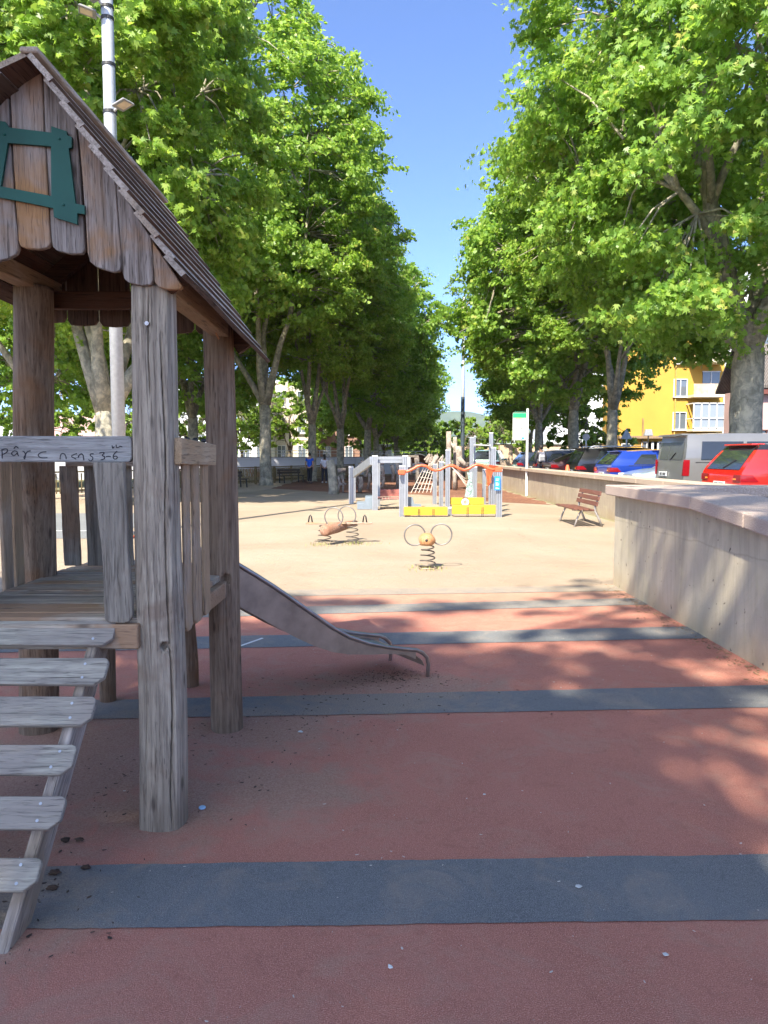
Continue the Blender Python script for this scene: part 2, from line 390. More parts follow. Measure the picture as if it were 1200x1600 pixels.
sheet('painted_line', [G(372, 1011.5), G(374, 1013), G(412, 999.5), G(409, 998.5)], .012, white_paint)  # flat white strip standing in for a thin stick lying there
sheet('court_surface', [(-14.5, 14.2), (-5.4, 14.2), (-5.9, 20.5), (-14.5, 20.5)], .004, court_m)
sheet('court_line', [(-14.4, 15.6), (-5.6, 15.6), (-5.6, 15.7), (-14.4, 15.7)], .008, white_paint)
sheet('woodchip_ground', [(-5.5, 36), (-1.5, 31.5), (1.5, 30.5), (3.4, 26), (5.5, 24), (5.5, 60), (-5.5, 60)], .006, bark, sub=.6, jit=.25)
sheet('path', [(-15, 24), (-5.8, 33), (-5.0, 41), (-2, 52), (-2, 63), (-15, 63)], .004, path_m, sub=.6, jit=.15)
# raised car park behind the retaining wall
m = MB(); m.box((28, 45, .165 - .1), (44, 118, .53)); tag(m.build('parking_ground', asphalt), kind='structure')
m = MB()
for y in np.arange(11.2, 60, 3.1): m.box((9.3, y, .333), (4.6, .1, .006))
tag(m.build('parking_line', white_paint), kind='structure')

# hills beyond the town
m = MB(); n = 120; vs = []; fs = []
for j in range(14):
    for i in range(n + 1):
        a = R(-40) + R(80) * i / n; d = 2300 + j * 90
        prof = 95 + 55 * mn.noise(Vector((i * .05, 0, 3))) + 30 * mn.noise(Vector((i * .16, 1, 3))) + 10 * mn.noise(Vector((i * .5, j * .3, 3)))
        prof += 70 * math.exp(-((i / n - .555) / .05) ** 2)
        z = -2 + prof * math.sin(min(1, j / 9) * math.pi / 2) ** 1.2 * (1 + .12 * mn.noise(Vector((i * .3, j * .8, 7))))
        vs.append((d * math.sin(a), d * math.cos(a), z))
for j in range(13):
    for i in range(n): k = j * (n + 1) + i; fs.append((k, k + 1, k + n + 2, k + n + 1))
m.add(vs, fs); hm = ground_mat('hill_forest', (.035, .06, .035), (.07, .10, .05), .01, .1)
tag(m.build('hills', hm, smooth=True), kind='structure')

# ------------------------------------------------------------------ walls
def stone_wall_near():
    w_ = thing('retaining_wall', (2.83, 9.03, 0), 'low stained concrete retaining wall with reddish granite coping beside the striped rubber surface', 'wall')
    m = MB()
    zt = lambda y: 1.12 if y > 6.6 else 1.12 - (6.6 - y) * .075
    ys = [9.03, 8.2, 7.4, 6.6, 5.8, 5.0, 4, 2.5, 1, -3, -12]
    for x0, x1 in ((2.83, 3.13),):
        vs = [];
        for y in ys: vs += [(x0, y, -.1), (x1, y, -.1), (x1, y, max(.6, zt(y))), (x0, y, max(.6, zt(y)))]
        fs = [(0, 1, 2, 3), tuple(len(vs) - 4 + k for k in (3, 2, 1, 0))]
        for i in range(len(ys) - 1):
            b = i * 4
            for k in range(4): fs.append((b + k, b + 4 + k, b + 4 + (k + 1) % 4, b + (k + 1) % 4))
        m.add(vs, fs)
    m.box((5.63 / 1 - .95, 8.88, .51), (3.1 - .0, .30, 1.22)) if False else None
    m.box((4.385, 8.88, .51), (2.5, .298, 1.215))
    m.build('wall_body', conc, w_)
    m = MB()
    segs = [(9.12, 8.55)] 
    yy = [9.12, 7.7, 6.58, 5.6, 4.4, 3.0, 1.2, -3, -12]
    for i in range(len(yy) - 1):
        a, b = yy[i], yy[i + 1]; g = .003
        za, zb = zt(min(9, a)), zt(b); za = max(.6, za); zb = max(.6, zb)
        vs = [(2.73, a - g, za + .002), (3.38, a - g, za + .002), (3.38, a - g, za + .122), (2.73, a - g, za + .122), (2.73, b + g, zb + .002), (3.38, b + g, zb + .002), (3.38, b + g, zb + .122), (2.73, b + g, zb + .122)]
        m.add(vs, [(0, 1, 2, 3), (7, 6, 5, 4), (0, 4, 5, 1), (1, 5, 6, 2), (2, 6, 7, 3), (3, 7, 4, 0)])
    for a, b in ((3.384, 4.5), (4.506, 5.6)): m.box(((a + b) / 2, 8.83, 1.182), (b - a, .58, .12))
    m.build('coping', cop, w_, bevel=.012, seg=2)
    return w_
stone_wall_near()
m = MB(); m.box((4.35, -.2, .35), (2.4, 17.8, .7)); tag(m.build('planting_bed_soil', ground_mat('soil', (.12, .09, .06), (.22, .17, .12), 8)), kind='structure')
w2 = thing('retaining_wall', (5.7, 20, 0), 'long pale concrete retaining wall with tan coping between the sand and the car park', 'wall')
m = MB()
for y0, y1 in ((2, 9.5), (9.51, 16.5), (16.51, 23.5), (23.51, 30.5), (30.51, 37.5), (37.51, 44.5), (44.51, 52)): m.box((5.85, (y0 + y1) / 2, .44), (.30, y1 - y0, 1.08))
m.build('wall_body', conc_far, w2)
m = MB(); y = 2
while y < 52: m.box((5.83, y + .795, 1.042), (.52, 1.585, .12)); y += 1.595
m.build('coping', cop_far, w2, bevel=.01)
m = MB(); m.box((5.685, 15.2, .72), (.02, .30, .16)); m.build('vent_plate', plain('rust_plate', (.3, .2, .16), .8), w2)

# weeds along the wall foot
def tuft(name, base, n, h, mat, spread=.06, seed=0, group=None, label=None, wd=.004):
    rnd = random.Random(seed); m = MB()
    for i in range(n):
        a = rnd.uniform(0, 6.283); l = h * rnd.uniform(.5, 1.1); lean = rnd.uniform(.15, .9); b = Vector(base) + Vector((rnd.gauss(0, spread), rnd.gauss(0, spread), 0))
        d = Vector((math.cos(a), math.sin(a), 0)); s_ = Vector((-d.y, d.x, 0)) * wd
        p1 = b + d * l * lean * .4 + Vector((0, 0, l * .6)); p2 = b + d * l * lean + Vector((0, 0, l * .85))
        m.add([b - s_, b + s_, p1 + s_, p1 - s_, p2], [(0, 1, 2, 3), (3, 2, 4)])
    return m

# ================================================================== PLAYHOUSE
DF = 3.02      # plane of the gable boards
ph = thing('wooden_playhouse', (-1.4, 3.6, 0), 'weathered timber playhouse on log posts with steep board roof, ladder ramp and metal slide', 'playhouse')
def log(name, p0, p1, r0, r1, mat, seed=0, cracks=(), parent=ph, rows=90, n=72, square=0, knots=()):
    p0 = Vector(p0); p1 = Vector(p1); vs = []; fs = []
    ax = (p1 - p0); L = ax.length
    for i in range(rows + 1):
        t = i / rows; c = p0.lerp(p1, t); r = r0 + (r1 - r0) * t
        c = c + Vector((mn.noise(Vector((t * 2.2, seed, 0))), mn.noise(Vector((t * 2.2, seed, 5))), 0)) * .012
        for k in range(n):
            a = 2 * math.pi * k / n; ca, sa = math.cos(a), math.sin(a)
            rr = r * (1 + .045 * mn.noise(Vector((ca * 1.3, sa * 1.3, t * 2.5 + seed * 3))) + .018 * mn.noise(Vector((ca * 5, sa * 5, t * 3 + seed))))
            if square: rr *= 1 + square * (1 / max(abs(ca), abs(sa)) - 1.0)
            for (a0, t0, t1, dep, wd) in cracks:
                if t0 < t < t1:
                    aa = a0 + .10 * mn.noise(Vector((t * 5, seed, 9))); da = (a - aa + math.pi) % (2 * math.pi) - math.pi
                    fade = min(1, (t - t0) * 12, (t1 - t) * 12)
                    if abs(da) < wd: rr -= dep * fade * (1 - abs(da) / wd)
            for (ak, tk, rk) in knots:
                da = ((a - ak + math.pi) % (2 * math.pi) - math.pi) * r; dt = (t - tk) * L; q = math.hypot(da, dt)
                if q < rk: rr -= .05 * (1 - q / rk) ** .5
                elif q < rk * 2.2: rr += .004 * (1 - (q - rk) / (rk * 1.2))
            vs.append(c + Vector((ca * rr, sa * rr, 0)))
    for i in range(rows):
        for k in range(n): fs.append((i * n + k, i * n + (k + 1) % n, (i + 1) * n + (k + 1) % n, (i + 1) * n + k))
    b = len(vs); vs += [p0, p1]
    for k in range(n): fs.append((b, (k + 1) % n, k)); fs.append((b + 1, rows * n + k, rows * n + (k + 1) % n))
    m = MB(); m.add(vs, fs)
    return m.build(name, mat, parent, smooth=True)
cf = math.pi * 1.5      # azimuth facing the camera
pA = G(255, 1289); pB = G(354, 1140); pC = G(53, 1146)
log('post', (pA.x - .005, pA.y + .03, -.05), (P(241, 465, 3.14).x, 3.14, 2.29), .101, .088, wz, 1, [(cf + .62, .02, .93, .045, .040), (cf + .05, .80, 1.0, .045, .035), (cf + 1.1, .3, .9, .02, .03), (cf - .5, .1, .45, .012, .025), (cf - .2, .3, .7, .010, .025)], square=.35, rows=380, n=240, knots=[(cf + .42, .365, .019)])
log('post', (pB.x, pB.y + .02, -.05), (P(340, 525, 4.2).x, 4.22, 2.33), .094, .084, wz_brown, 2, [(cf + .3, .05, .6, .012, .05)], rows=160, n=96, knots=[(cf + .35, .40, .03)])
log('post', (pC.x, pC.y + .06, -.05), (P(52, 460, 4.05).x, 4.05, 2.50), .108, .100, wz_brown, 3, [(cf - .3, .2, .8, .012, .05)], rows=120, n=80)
log('post', (-1.93, 3.02, -.05), (-1.90, 3.06, 2.45), .10, .095, wz, 4)
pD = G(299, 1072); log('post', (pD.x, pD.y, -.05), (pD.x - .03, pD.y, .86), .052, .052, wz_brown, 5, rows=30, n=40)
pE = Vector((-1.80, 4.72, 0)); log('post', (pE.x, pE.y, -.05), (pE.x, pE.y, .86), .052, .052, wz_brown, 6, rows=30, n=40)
# screw head on the main post
s_ = P(229, 505, 3.03); m = MB(); m.tube([s_, s_ + Vector((0, .03, 0))], .0085, 12); m.tube([s_ + Vector((0, -.002, 0)), s_], .004, 6); m.build('bolt', steel, ph, smooth=False)

# --- roof: lapped boards laid parallel to the ridge
yF, yBk = 2.90, 4.55
ridF = Vector((-1.342, yF, 3.095)); ridB = Vector((-1.342, yBk, 3.10))
eRF = Vector((-.79, yF, 2.275)); eRB = Vector((-.725, yBk + .03, 2.155))
eLF = Vector((-2.16, yF - .16, 2.50)); eLB = Vector((-2.12, yBk + .1, 2.44))
wy_inner_shade = wood('wood_inner_roof_shade', 1, (.20, .135, .095), (.09, .055, .04), (.2, .10, .06), .4)  # brown inner timber, darkened further for the shade under the roof
def roof_side(rf, rb, ef, eb, nb, sgn):
    m = MB(); rnd = random.Random(nb + 3)
    for i in range(nb):
        t0 = i / nb; t1 = (i + 1) / nb + .022
        a0 = rf.lerp(ef, t0); a1 = rf.lerp(ef, min(t1, 1.0)); b0 = rb.lerp(eb, t0); b1 = rb.lerp(eb, min(t1, 1.0))
        nrm = (a1 - a0).cross(b0 - a0).normalized()
        if nrm.z < 0: nrm = -nrm
        th = .022; lift0 = .001; lift1 = .016
        jf = rnd.uniform(-.012, .012); 
        a0 = a0 + Vector((0, jf, 0)); a1 = a1 + Vector((0, jf, 0))
        K = 10; vs = []
        for k in range(K + 1):
            s = k / K; p = a0.lerp(b0, s); q = a1.lerp(b1, s)
            q = q + (a1 - a0).normalized() * (mn.noise(Vector((s * 4, i * 3.3, 0))) * .005)
            bow = nrm * (.004 * mn.noise(Vector((s * 3, i * 5.1, 2))))
            vs += [p + nrm * lift0, p + nrm * (lift0 + th), q + nrm * (lift1 + th) + bow, q + nrm * lift1 + bow]
        fs = [(0, 1, 2, 3), tuple(K * 4 + j for j in (3, 2, 1, 0))]
        for k in range(K):
            b = k * 4
            for j in range(4): fs.append((b + j, b + 4 + j, b + 4 + (j + 1) % 4, b + (j + 1) % 4))
        m.add(vs, fs)
    bm_ = m.build('roof_slope', [wy, wy_inner_shade], ph)
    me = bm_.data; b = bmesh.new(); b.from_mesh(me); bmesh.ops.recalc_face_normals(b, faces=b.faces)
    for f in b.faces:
        if f.normal.z < -.2: f.material_index = 1  # downward faces get the shade-darkened timber
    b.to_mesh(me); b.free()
    return bm_
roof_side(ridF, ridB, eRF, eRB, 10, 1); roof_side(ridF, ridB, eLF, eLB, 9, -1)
m = MB(); m.beam(ridF + Vector((.012, -.012, .022)), ridB + Vector((.012, .02, .022)), .07, .022); m.build('ridge_board', wy, ph, bevel=.005)
# rafters along the inside of the gables, in dark timber
m = MB()
for y in (DF + .075, 4.28):
    t = (y - yF) / (yBk - yF); r_ = ridF.lerp(ridB, t); e1 = eRF.lerp(eRB, t); e2 = eLF.lerp(eLB, t)
    for e in (e1, e2):
        d = (e - r_).normalized(); m.beam(Vector((r_.x, y, r_.z - .07)), Vector((e.x - d.x * .10, y, e.z - d.z * .10 - .055)), .045, .09)
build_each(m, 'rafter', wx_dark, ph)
# plates carrying the roof
m = MB(); m.beam((-.93, DF + .06, 2.335), (-.905, 4.42, 2.30), .09, .10); m.beam((-1.90, DF + .06, 2.53), (-1.88, 4.30, 2.53), .09, .09); build_each(m, 'wall_plate', wy_tan, ph, .004)
m = MB(); m.beam(P(80, 470, 4.2), P(322, 470, 4.2), .05, .095); m.build('tie_beam', wx_dark, ph, bevel=.004)
m = MB(); m.beam(P(318, 480, 4.05), P(342, 530, 4.05), .012, .008); m.build('splinter', plain('fresh_wood', (.5, .22, .08)), ph)

# gable boards (front), traced in the plane of the gable
def board(name, pts, d, th, mat, parent=ph, jit=.0012, res=.045, bevel=.004, push=0):
    poly = [P(x, y, d) for x, y in pts]; q = []
    for i in range(len(poly)):
        a, b = poly[i], poly[(i + 1) % len(poly)]; n = max(1, int((b - a).length / res))
        for k in range(n):
            p = a.lerp(b, k / n); q.append(p + Vector((mn.noise(p * 9) * jit * 2.5, 0, mn.noise(p * 9 + Vector((5, 5, 5))) * jit)))
    m = MB(); m.prism(q, (0, th, 0)); return m
def rnd_bottom(xl, xr, y, r=7):
    return [(xl, y - r), (xl + r * .45, y - r * .3), (xl + r * 1.2, y), (xr - r * 1.2, y), (xr - r * .45, y - r * .3), (xr, y - r)]
gb = MB()
gboards = [
    [(-62, 225), (-24, 185), (-24, 330), (-22, 412)] ,
    [(-22, 190), (13, 150), (18, 260), (28, 388), (24, 397), (10, 404), (-6, 408), (-16, 403), (-19, 392)],
    [(16, 150), (64, 104), (68, 180), (74, 300), (78.5, 379), (74, 386), (62, 389), (42, 388), (32, 385), (28.5, 376), (22, 270)],
    [(66, 104), (84, 128), (118, 188), (122, 235), (128, 330), (132, 389), (128, 396), (108, 396), (88, 391), (82, 386), (80, 376), (73, 250)],
    [(121, 192), (180, 282), (184, 340), (189, 414), (186, 423), (176, 425), (150, 417), (140, 409), (137, 395), (130, 290)],
    [(181, 284), (236, 372), (239, 400), (240, 436), (236, 444), (222, 446), (202, 442), (194, 436), (191, 425), (186, 350)],
    [(238, 376), (285, 448), (281, 452), (262, 452), (248, 448), (242, 440)],
]
for i, g in enumerate(gboards):
    b = board('b', g, DF + (0, .004, 0, .006, .001, .005, .008)[i], .026, None); gb.add(b.v, b.f)
gb.build('gable_boards', wz_gable, ph, bevel=.003)
gb = MB(); rnd = random.Random(4)
for i in range(6):                      # back gable, hanging boards with rounded ends
    x0 = -2.02 + i * .185; x1 = x0 + .175
    def top(x):
        t = (4.36 - yF) / (yBk - yF); r_ = ridF.lerp(ridB, t); e1 = eRF.lerp(eRB, t); e2 = eLF.lerp(eLB, t)
        e = e1 if x > r_.x else e2; s = (x - r_.x) / (e.x - r_.x); return r_.z + (e.z - r_.z) * s - .03
    zb = 2.375 + rnd.uniform(-.012, .012) - .014 * i
    t0, t1 = top(x0), top(x1)
    if min(t0, t1) < zb + .06: zb = min(t0, t1) - .08
    q = [(x0, t0), (x1, t1), (x1, zb + .03), (x1 - .018, zb + .006), ((x0 + x1) / 2, zb), (x0 + .018, zb + .006), (x0, zb + .03)]
    gb.prism([(a, 4.36, b) for a, b in q], (0, .024, 0))
gb.build('gable_boards', wood('wood_inner_shade', 2, (.17, .10, .065), (.07, .04, .028), (.16, .075, .04), .5), ph, bevel=.002)  # inner brown with the dimness under the roof put into its colour

# green panel frame on the gable
def gp(pts, d, th, m): m.prism([P(x, y, d) for x, y in pts], (0, th, 0))
m = MB()
gp([(-34, 342), (-42, 335), (-6, 200), (-6, 188), (8, 190), (14, 199), (80, 207), (80, 197), (104, 205), (105, 211), (112, 214), (112, 230), (107, 232), (108, 239), (117, 312),
    (118, 318), (132, 321), (132, 334.5), (120.5, 333), (120.5, 350.5), (84, 339), (83, 325), (0, 309), (-28, 304)][::1], DF - .016, .0125, m) if False else None
from mathutils.geometry import tessellate_polygon
def ring_prism(m, outer, inner, d, th):
    A = [P(x, y, d) for x, y in outer]; B = [P(x, y, d) for x, y in inner]; T = Vector((0, th, 0)); na, nb = len(A), len(B)
    V2 = [[Vector((v.x, v.z, 0)) for v in A], [Vector((v.x, v.z, 0)) for v in B]]; N = na + nb
    tri = tessellate_polygon(V2); vs = A + B + [v + T for v in A] + [v + T for v in B]; fs = []
    for t in tri: fs.append(tuple(t)); fs.append(tuple(q + N for q in t)[::-1])
    for i in range(na): k = (i + 1) % na; fs.append((i, N + i, N + k, k))
    for i in range(nb): k = (i + 1) % nb; fs.append((na + i, na + k, N + na + k, N + na + i))
    m.add(vs, fs)
outer = [(-8, 188), (8, 190), (14, 199), (46, 203), (80, 207), (80, 197), (104, 205), (105, 211), (112, 214), (112, 230), (107, 232), (108, 239), (117, 312), (118, 318), (132, 321), (132, 334.5), (120.5, 333), (120.5, 350.5), (84, 339), (83, 325), (40, 316), (-2, 308), (-52, 296), (-42, 270), (-24, 225)]
inner = [(12, 223), (79.5, 228.2), (80, 306), (1, 291)]
ring_prism(m, outer, inner, DF - .018, .0125)
pf = m.build('panel_frame', green_paint, ph)
bpy.context.view_layer.update()
b = bmesh.new(); b.from_mesh(pf.data); bmesh.ops.recalc_face_normals(b, faces=b.faces); b.to_mesh(pf.data); b.free()
for (x, y) in ((92.5, 217), (99, 320), (7, 210)):
    c = P(x, y, DF - .019); m = MB(); m.ball(c, .0055, .004, .0055, 10, 6); m.build('bolt', green_paint, pf, smooth=True)

# deck
m = MB(); ztop = .925
rnd = random.Random(8)
for i in range(12):
    y = 3.055 + i * .103; m.box((-1.42, y + .045, ztop - .018 + rnd.uniform(-.0015, .0015)), (.98, .093, .034))
dk = m.build('deck', wx, ph, bevel=.004)
m = MB()
for i in range(5):
    y = 4.295 + i * .095; x0 = -1.93 + i * .012; x1 = -.90 - i * .105
    m.beam((x0, y + .06 + i * .01, ztop - .02), (x1, y + .03, ztop - .02), .088, .034)
m.build('deck_extension', wx, ph, bevel=.004)
m = MB(); m.beam((-1.9, 3.035, .85), (-1.02, 3.035, .85), .04, .105); m.beam((-.94, 3.1, .84), (-.92, 4.2, .84), .05, .09); m.beam((-1.93, 3.1, .84), (-1.93, 4.2, .84), .05, .09)
m.beam((-.92, 4.28, .84), (-1.30, 4.88, .84), .05, .09); m.beam((-1.30, 4.88, .84), (-1.9, 4.72, .84), .05, .09); m.beam((-1.9, 4.1, .84), (-.95, 4.1, .84), .05, .09)
build_each(m, 'deck_joist', wx, ph, .005)
# rails
m = MB(); q = [(-190, 681), (200, 681.5), (205, 685), (206, 715), (203, 721), (199, 722), (-190, 722)]
m.prism([P(x, y, 3.075) for x, y in q], (0, .035, 0)); rail = m.build('front_rail', wx_rail, ph, bevel=.003)
strokes = [[(10, 1035), (11, 1060), (12, 1085)], [(9, 1042), (22, 1034), (36, 1034), (40, 1044), (30, 1056), (13, 1062)], [(92, 1048), (76, 1044), (62, 1056), (68, 1068), (82, 1066), (93, 1052), (95, 1064), (101, 1072)], [(74, 1032), (86, 1020), (99, 1030)],
           [(122, 1046), (132, 1052), (136, 1070), (132, 1086), (128, 1080), (137, 1062), (148, 1048), (163, 1044)], [(248, 1049), (222, 1052), (205, 1064), (212, 1078), (230, 1082), (254, 1080)],
           [(322, 1088), (324, 1068), (334, 1058), (347, 1062), (354, 1078), (354, 1088)], [(412, 1058), (382, 1072), (408, 1088)], [(418, 1080), (424, 1068), (436, 1060), (446, 1070), (449, 1095)],
           [(502, 1060), (486, 1060), (484, 1070), (496, 1078), (496, 1090), (484, 1097), (474, 1090)], [(532, 1056), (546, 1052), (558, 1054), (548, 1068), (560, 1076), (558, 1086), (540, 1092)], [(568, 1075), (582, 1073), (594, 1075)],
           [(628, 1045), (612, 1060), (606, 1076), (614, 1088), (628, 1082), (624, 1072), (610, 1074)], [(600, 1015), (604, 1030), (612, 1020)], [(622, 1010), (624, 1026), (640, 1022)], [(640, 1018), (655, 1022)]]
m = MB()
for st in strokes:
    pts = []
    w3 = [P(x / 3.4286, 400 + y / 3.4286, 3.0745) for x, y in st]
    for i in range(len(w3) - 1):
        for k in range(4):
            t = k / 4; p0 = w3[max(i - 1, 0)]; p1 = w3[i]; p2 = w3[i + 1]; p3 = w3[min(i + 2, len(w3) - 1)]
            pts.append(.5 * ((2 * p1) + (-p0 + p2) * t + (2 * p0 - 5 * p1 + 4 * p2 - p3) * t * t + (-p0 + 3 * p1 - 3 * p2 + p3) * t ** 3))
    pts.append(w3[-1]); m.tube(pts, .0021, 5)
m.build('handwriting', ink_m, rail)
m = MB(); m.box((P(213, 700, 3.12).x, 3.15, 1.615), (.035, .06, .13)); m.build('rail_bracket', black_p, ph, bevel=.004)
m = MB(); m.beam((P(92, 730, 4.2).x, 4.30, 1.585), (-.98, 4.30, 1.585), .035, .095); m.build('back_rail', wx, ph, bevel=.004)
m = MB(); m.prism([X(284, 683.5, -.845), X(338, 695, -.845), X(338, 727, -.845), X(284, 725.5, -.845)], (-.032, 0, 0)); m.build('side_rail', wy_tan, ph, bevel=.003)
m = MB(); m.beam((-1.99, 3.1, 1.63), (-1.99, 4.05, 1.63), .035, .10); m.build('side_rail', wy, ph, bevel=.004)
# paddle-shaped upright by the entrance
m = board('b', [(144, 722), (193, 722), (195, 775), (199, 850), (206, 930), (207, 962), (202, 972), (194, 974), (168, 973), (163, 968), (162, 940), (157, 850), (150, 780)], 3.02, .03, None)
m.build('entrance_paddle', wz_grey, ph, bevel=.006, seg=2)
m = MB(); m.beam(P(189, 722, 3.14), P(196, 965, 3.14), .03, .035, (0, 1, 0)); m.build('upright', wz_grey, ph, bevel=.003)
# back pickets (dark) seen through the house
for (a, b, c, d_) in ((92, 119, 100, 126), (130, 152, 137, 160), (196, 204, 200, 208)):
    q = [(a, 728), (b, 728), (d_, 884), (c, 884)]
    m = board('b', q, 4.36 if a > 100 else 4.34, .022, None); m.build('picket', wz_grey, ph, bevel=.003)
# left side pickets
for y in (3.10, 3.24, 3.38, 3.52, 3.66, 3.80, 3.92):
    h = random.Random(int(y * 100)); m = MB(); x = -1.955 + h.uniform(-.004, .004)
    m.beam((x, y, .80), (x + h.uniform(-.004, .004), y + h.uniform(-.01, .01), 1.66), .022, .088, (0, 1, 0)); m.build('picket', wz_slat, ph, bevel=.004)
# right side pickets
for (xa, xb, yb) in ((288, 299, 970), (302.5, 314, 957), (317.5, 327.5, 950)):
    zt_ = X(xa, 722, -.86); zt2 = X(xb, 722, -.86); lo1 = X(xa + 1, yb, -.86)
    y0, y1 = zt_.y, zt2.y; y1 = y0 + (y1 - y0) * .84
    m = MB(); zlo = .825
    q = [(-.862, y0, 1.66), (-.862, y1, 1.66), (-.862, y1, zlo + .02), (-.862, y1 - .02, zlo), (-.862, y0 + .02, zlo), (-.862, y0, zlo + .02)]
    m.prism(q, (-.016, 0, 0)); m.build('picket', wz_slat, ph, bevel=.004)
# bolts in the tops of the side pickets
m = MB()
for px in (296, 309, 322): c = X(px, 686, -.862); m.ball((c.x - .012, c.y, 1.672), .014, .014, .012, 8, 6)
build_each(m, 'bolt', dark_metal, ph, smooth=True)

# ladder ramp: two stringers and steps nailed on top
lt = Vector((-1.20, 3.02, .855)); lb = Vector((-1.235, 2.19, -.07)); dirL = (lb - lt).normalized()
nL = Vector((1, 0, 0)).cross(dirL); nL = -nL if nL.z < 0 else nL
for off in (0, -.72):
    m = MB(); a = lt + Vector((off, 0, 0)) - nL * .062; b = lb + Vector((off, 0, 0)) - nL * .062
    m.beam(a, b, .042, .12, nL); m.build('stringer', wood('stringer_wood_%d' % (off < 0), 2, (.44, .37, .30), (.20, .16, .125), (.34, .26, .18), .2, rotx=R(41.9)) if off == 0 else wz, ph, bevel=.005)
rnd = random.Random(5)
for i, (ypx, xe) in enumerate(((992, 180), (1055, 168), (1117, 148), (1194, 118), (1277, 101), (1372, 63))):
    t = (.0, .148, .292, .455, .618, .792)[i]; c = lt.lerp(Vector((-1.23, 2.245, 0)), t) + nL * .004
    yy = c.y; xr = P(xe, ypx, yy).x; wd = (.112, .115, .118, .112, .113, .104)[i]; xl = -2.03
    u = dirL; hw = wd / 2; ch = .022
    q = [Vector((xl, 0, 0)) - u * hw, Vector((xr - ch * .8, 0, 0)) - u * hw, Vector((xr - ch * .2, 0, 0)) - u * (hw - ch * .35), Vector((xr, 0, 0)) - u * (hw - ch), Vector((xr, 0, 0)) + u * (hw - ch * 1.4), Vector((xr - ch * 1.6, 0, 0)) + u * hw, Vector((xl, 0, 0)) + u * (hw - rnd.uniform(0, .006))]
    o3 = Vector((0, c.y, c.z)); m = MB(); m.prism([p + o3 for p in q], nL * .022)
    st = m.build('step', wx_step, ph, bevel=.003)
    m = MB()
    for du in (-.03, .028):
        cc = Vector((c.x + rnd.uniform(-.008, .012), c.y, c.z)) + nL * .0225 + u * du; m.tube([cc, cc + nL * .0015], .0055, 10)
    m.build('screw', galv, st)

# slide
A0 = Vector((-1.0, 4.42, 0)); B0 = G(668, 1058); hd = (B0 - Vector((-.87, 4.50, 0))); hd.z = 0; hd.normalize(); A0 = Vector((-.87, 4.50, 0)) - hd * .16
nrm = Vector((-hd.y, hd.x, 0)); W = .50
def on_plane(px, py):
    r = ray(px, py); o = Vector((0, 0, CAMH)); t = (B0 - o).dot(nrm) / r.dot(nrm); return o + r * t
top_px = [(345, 866), (370, 881), (400, 899), (430, 918), (460, 939), (490, 960), (520, 981), (545, 995), (575, 1005), (605, 1011), (632, 1014), (650, 1015.5)]
bot_px = [(345, 932), (370, 946), (400, 962), (430, 979), (460, 995), (490, 1009), (520, 1019), (545, 1022.5), (575, 1023), (605, 1022), (632, 1022.5), (650, 1030)]
T = [on_plane(*p) for p in top_px]; Bt = [on_plane(*p) for p in bot_px]
slide = MB()
def strip(m, L1, L2, th):
    n = len(L1); vs = []
    for a, b in zip(L1, L2): vs += [a, b, b + th, a + th]
    fs = [(0, 1, 2, 3), tuple((n - 1) * 4 + k for k in (3, 2, 1, 0))]
    for i in range(n - 1):
        for k in range(4): fs.append((i * 4 + k, i * 4 + (k + 1) % 4, i * 4 + 4 + (k + 1) % 4, i * 4 + 4 + k))
    m.add(vs, fs)
strip(slide, T, Bt, nrm * .004); strip(slide, [p + nrm * W for p in T], [p + nrm * W for p in Bt], -nrm * .004)
slide_o = slide.build('slide', steel_dull, ph)
m = MB(); bedL = [t.lerp(b, .78) for t, b in zip(T, Bt)]; bedR = [p + nrm * (W - .004) for p in bedL]; bedL = [p + nrm * .004 for p in bedL]
strip(m, bedL, bedR, Vector((0, 0, .004))); m.build('slide_bed', steel, slide_o)
def rail_path(off):
    pts = [p + nrm * off for p in T]; e = B0 + nrm * off
    return pts + [on_plane(660, 1020) + nrm * off, on_plane(667, 1027) + nrm * off, on_plane(669.5, 1038) + nrm * off, Vector((on_plane(667, 1058).x, on_plane(667, 1058).y, -.05)) + nrm * off]
for off in (0, W): m = MB(); m.tube(rail_path(off), .0145, 10); m.build('slide_rail', steel, slide_o, smooth=True)
m = MB(); m.prism([on_plane(632, 1018) + nrm * .004, on_plane(664, 1022) + nrm * .004, on_plane(665, 1040) + nrm * .004, on_plane(655, 1036) + nrm * .004], nrm * (W - .008)) if False else None
fr = [on_plane(632, 1020), on_plane(650, 1025), on_plane(660, 1032), on_plane(664, 1041)]
strip(m, [p + nrm * .006 for p in fr], [p + nrm * (W - .006) for p in fr], Vector((0, 0, .003))); m.build('slide_lip', steel_dull, slide_o)
m = MB(); m.beam(A0 + Vector((0, 0, .80)) + nrm * .0, A0 + nrm * W + Vector((0, 0, .80)), .05, .06); m.build('slide_bracket', dark_metal, slide_o)

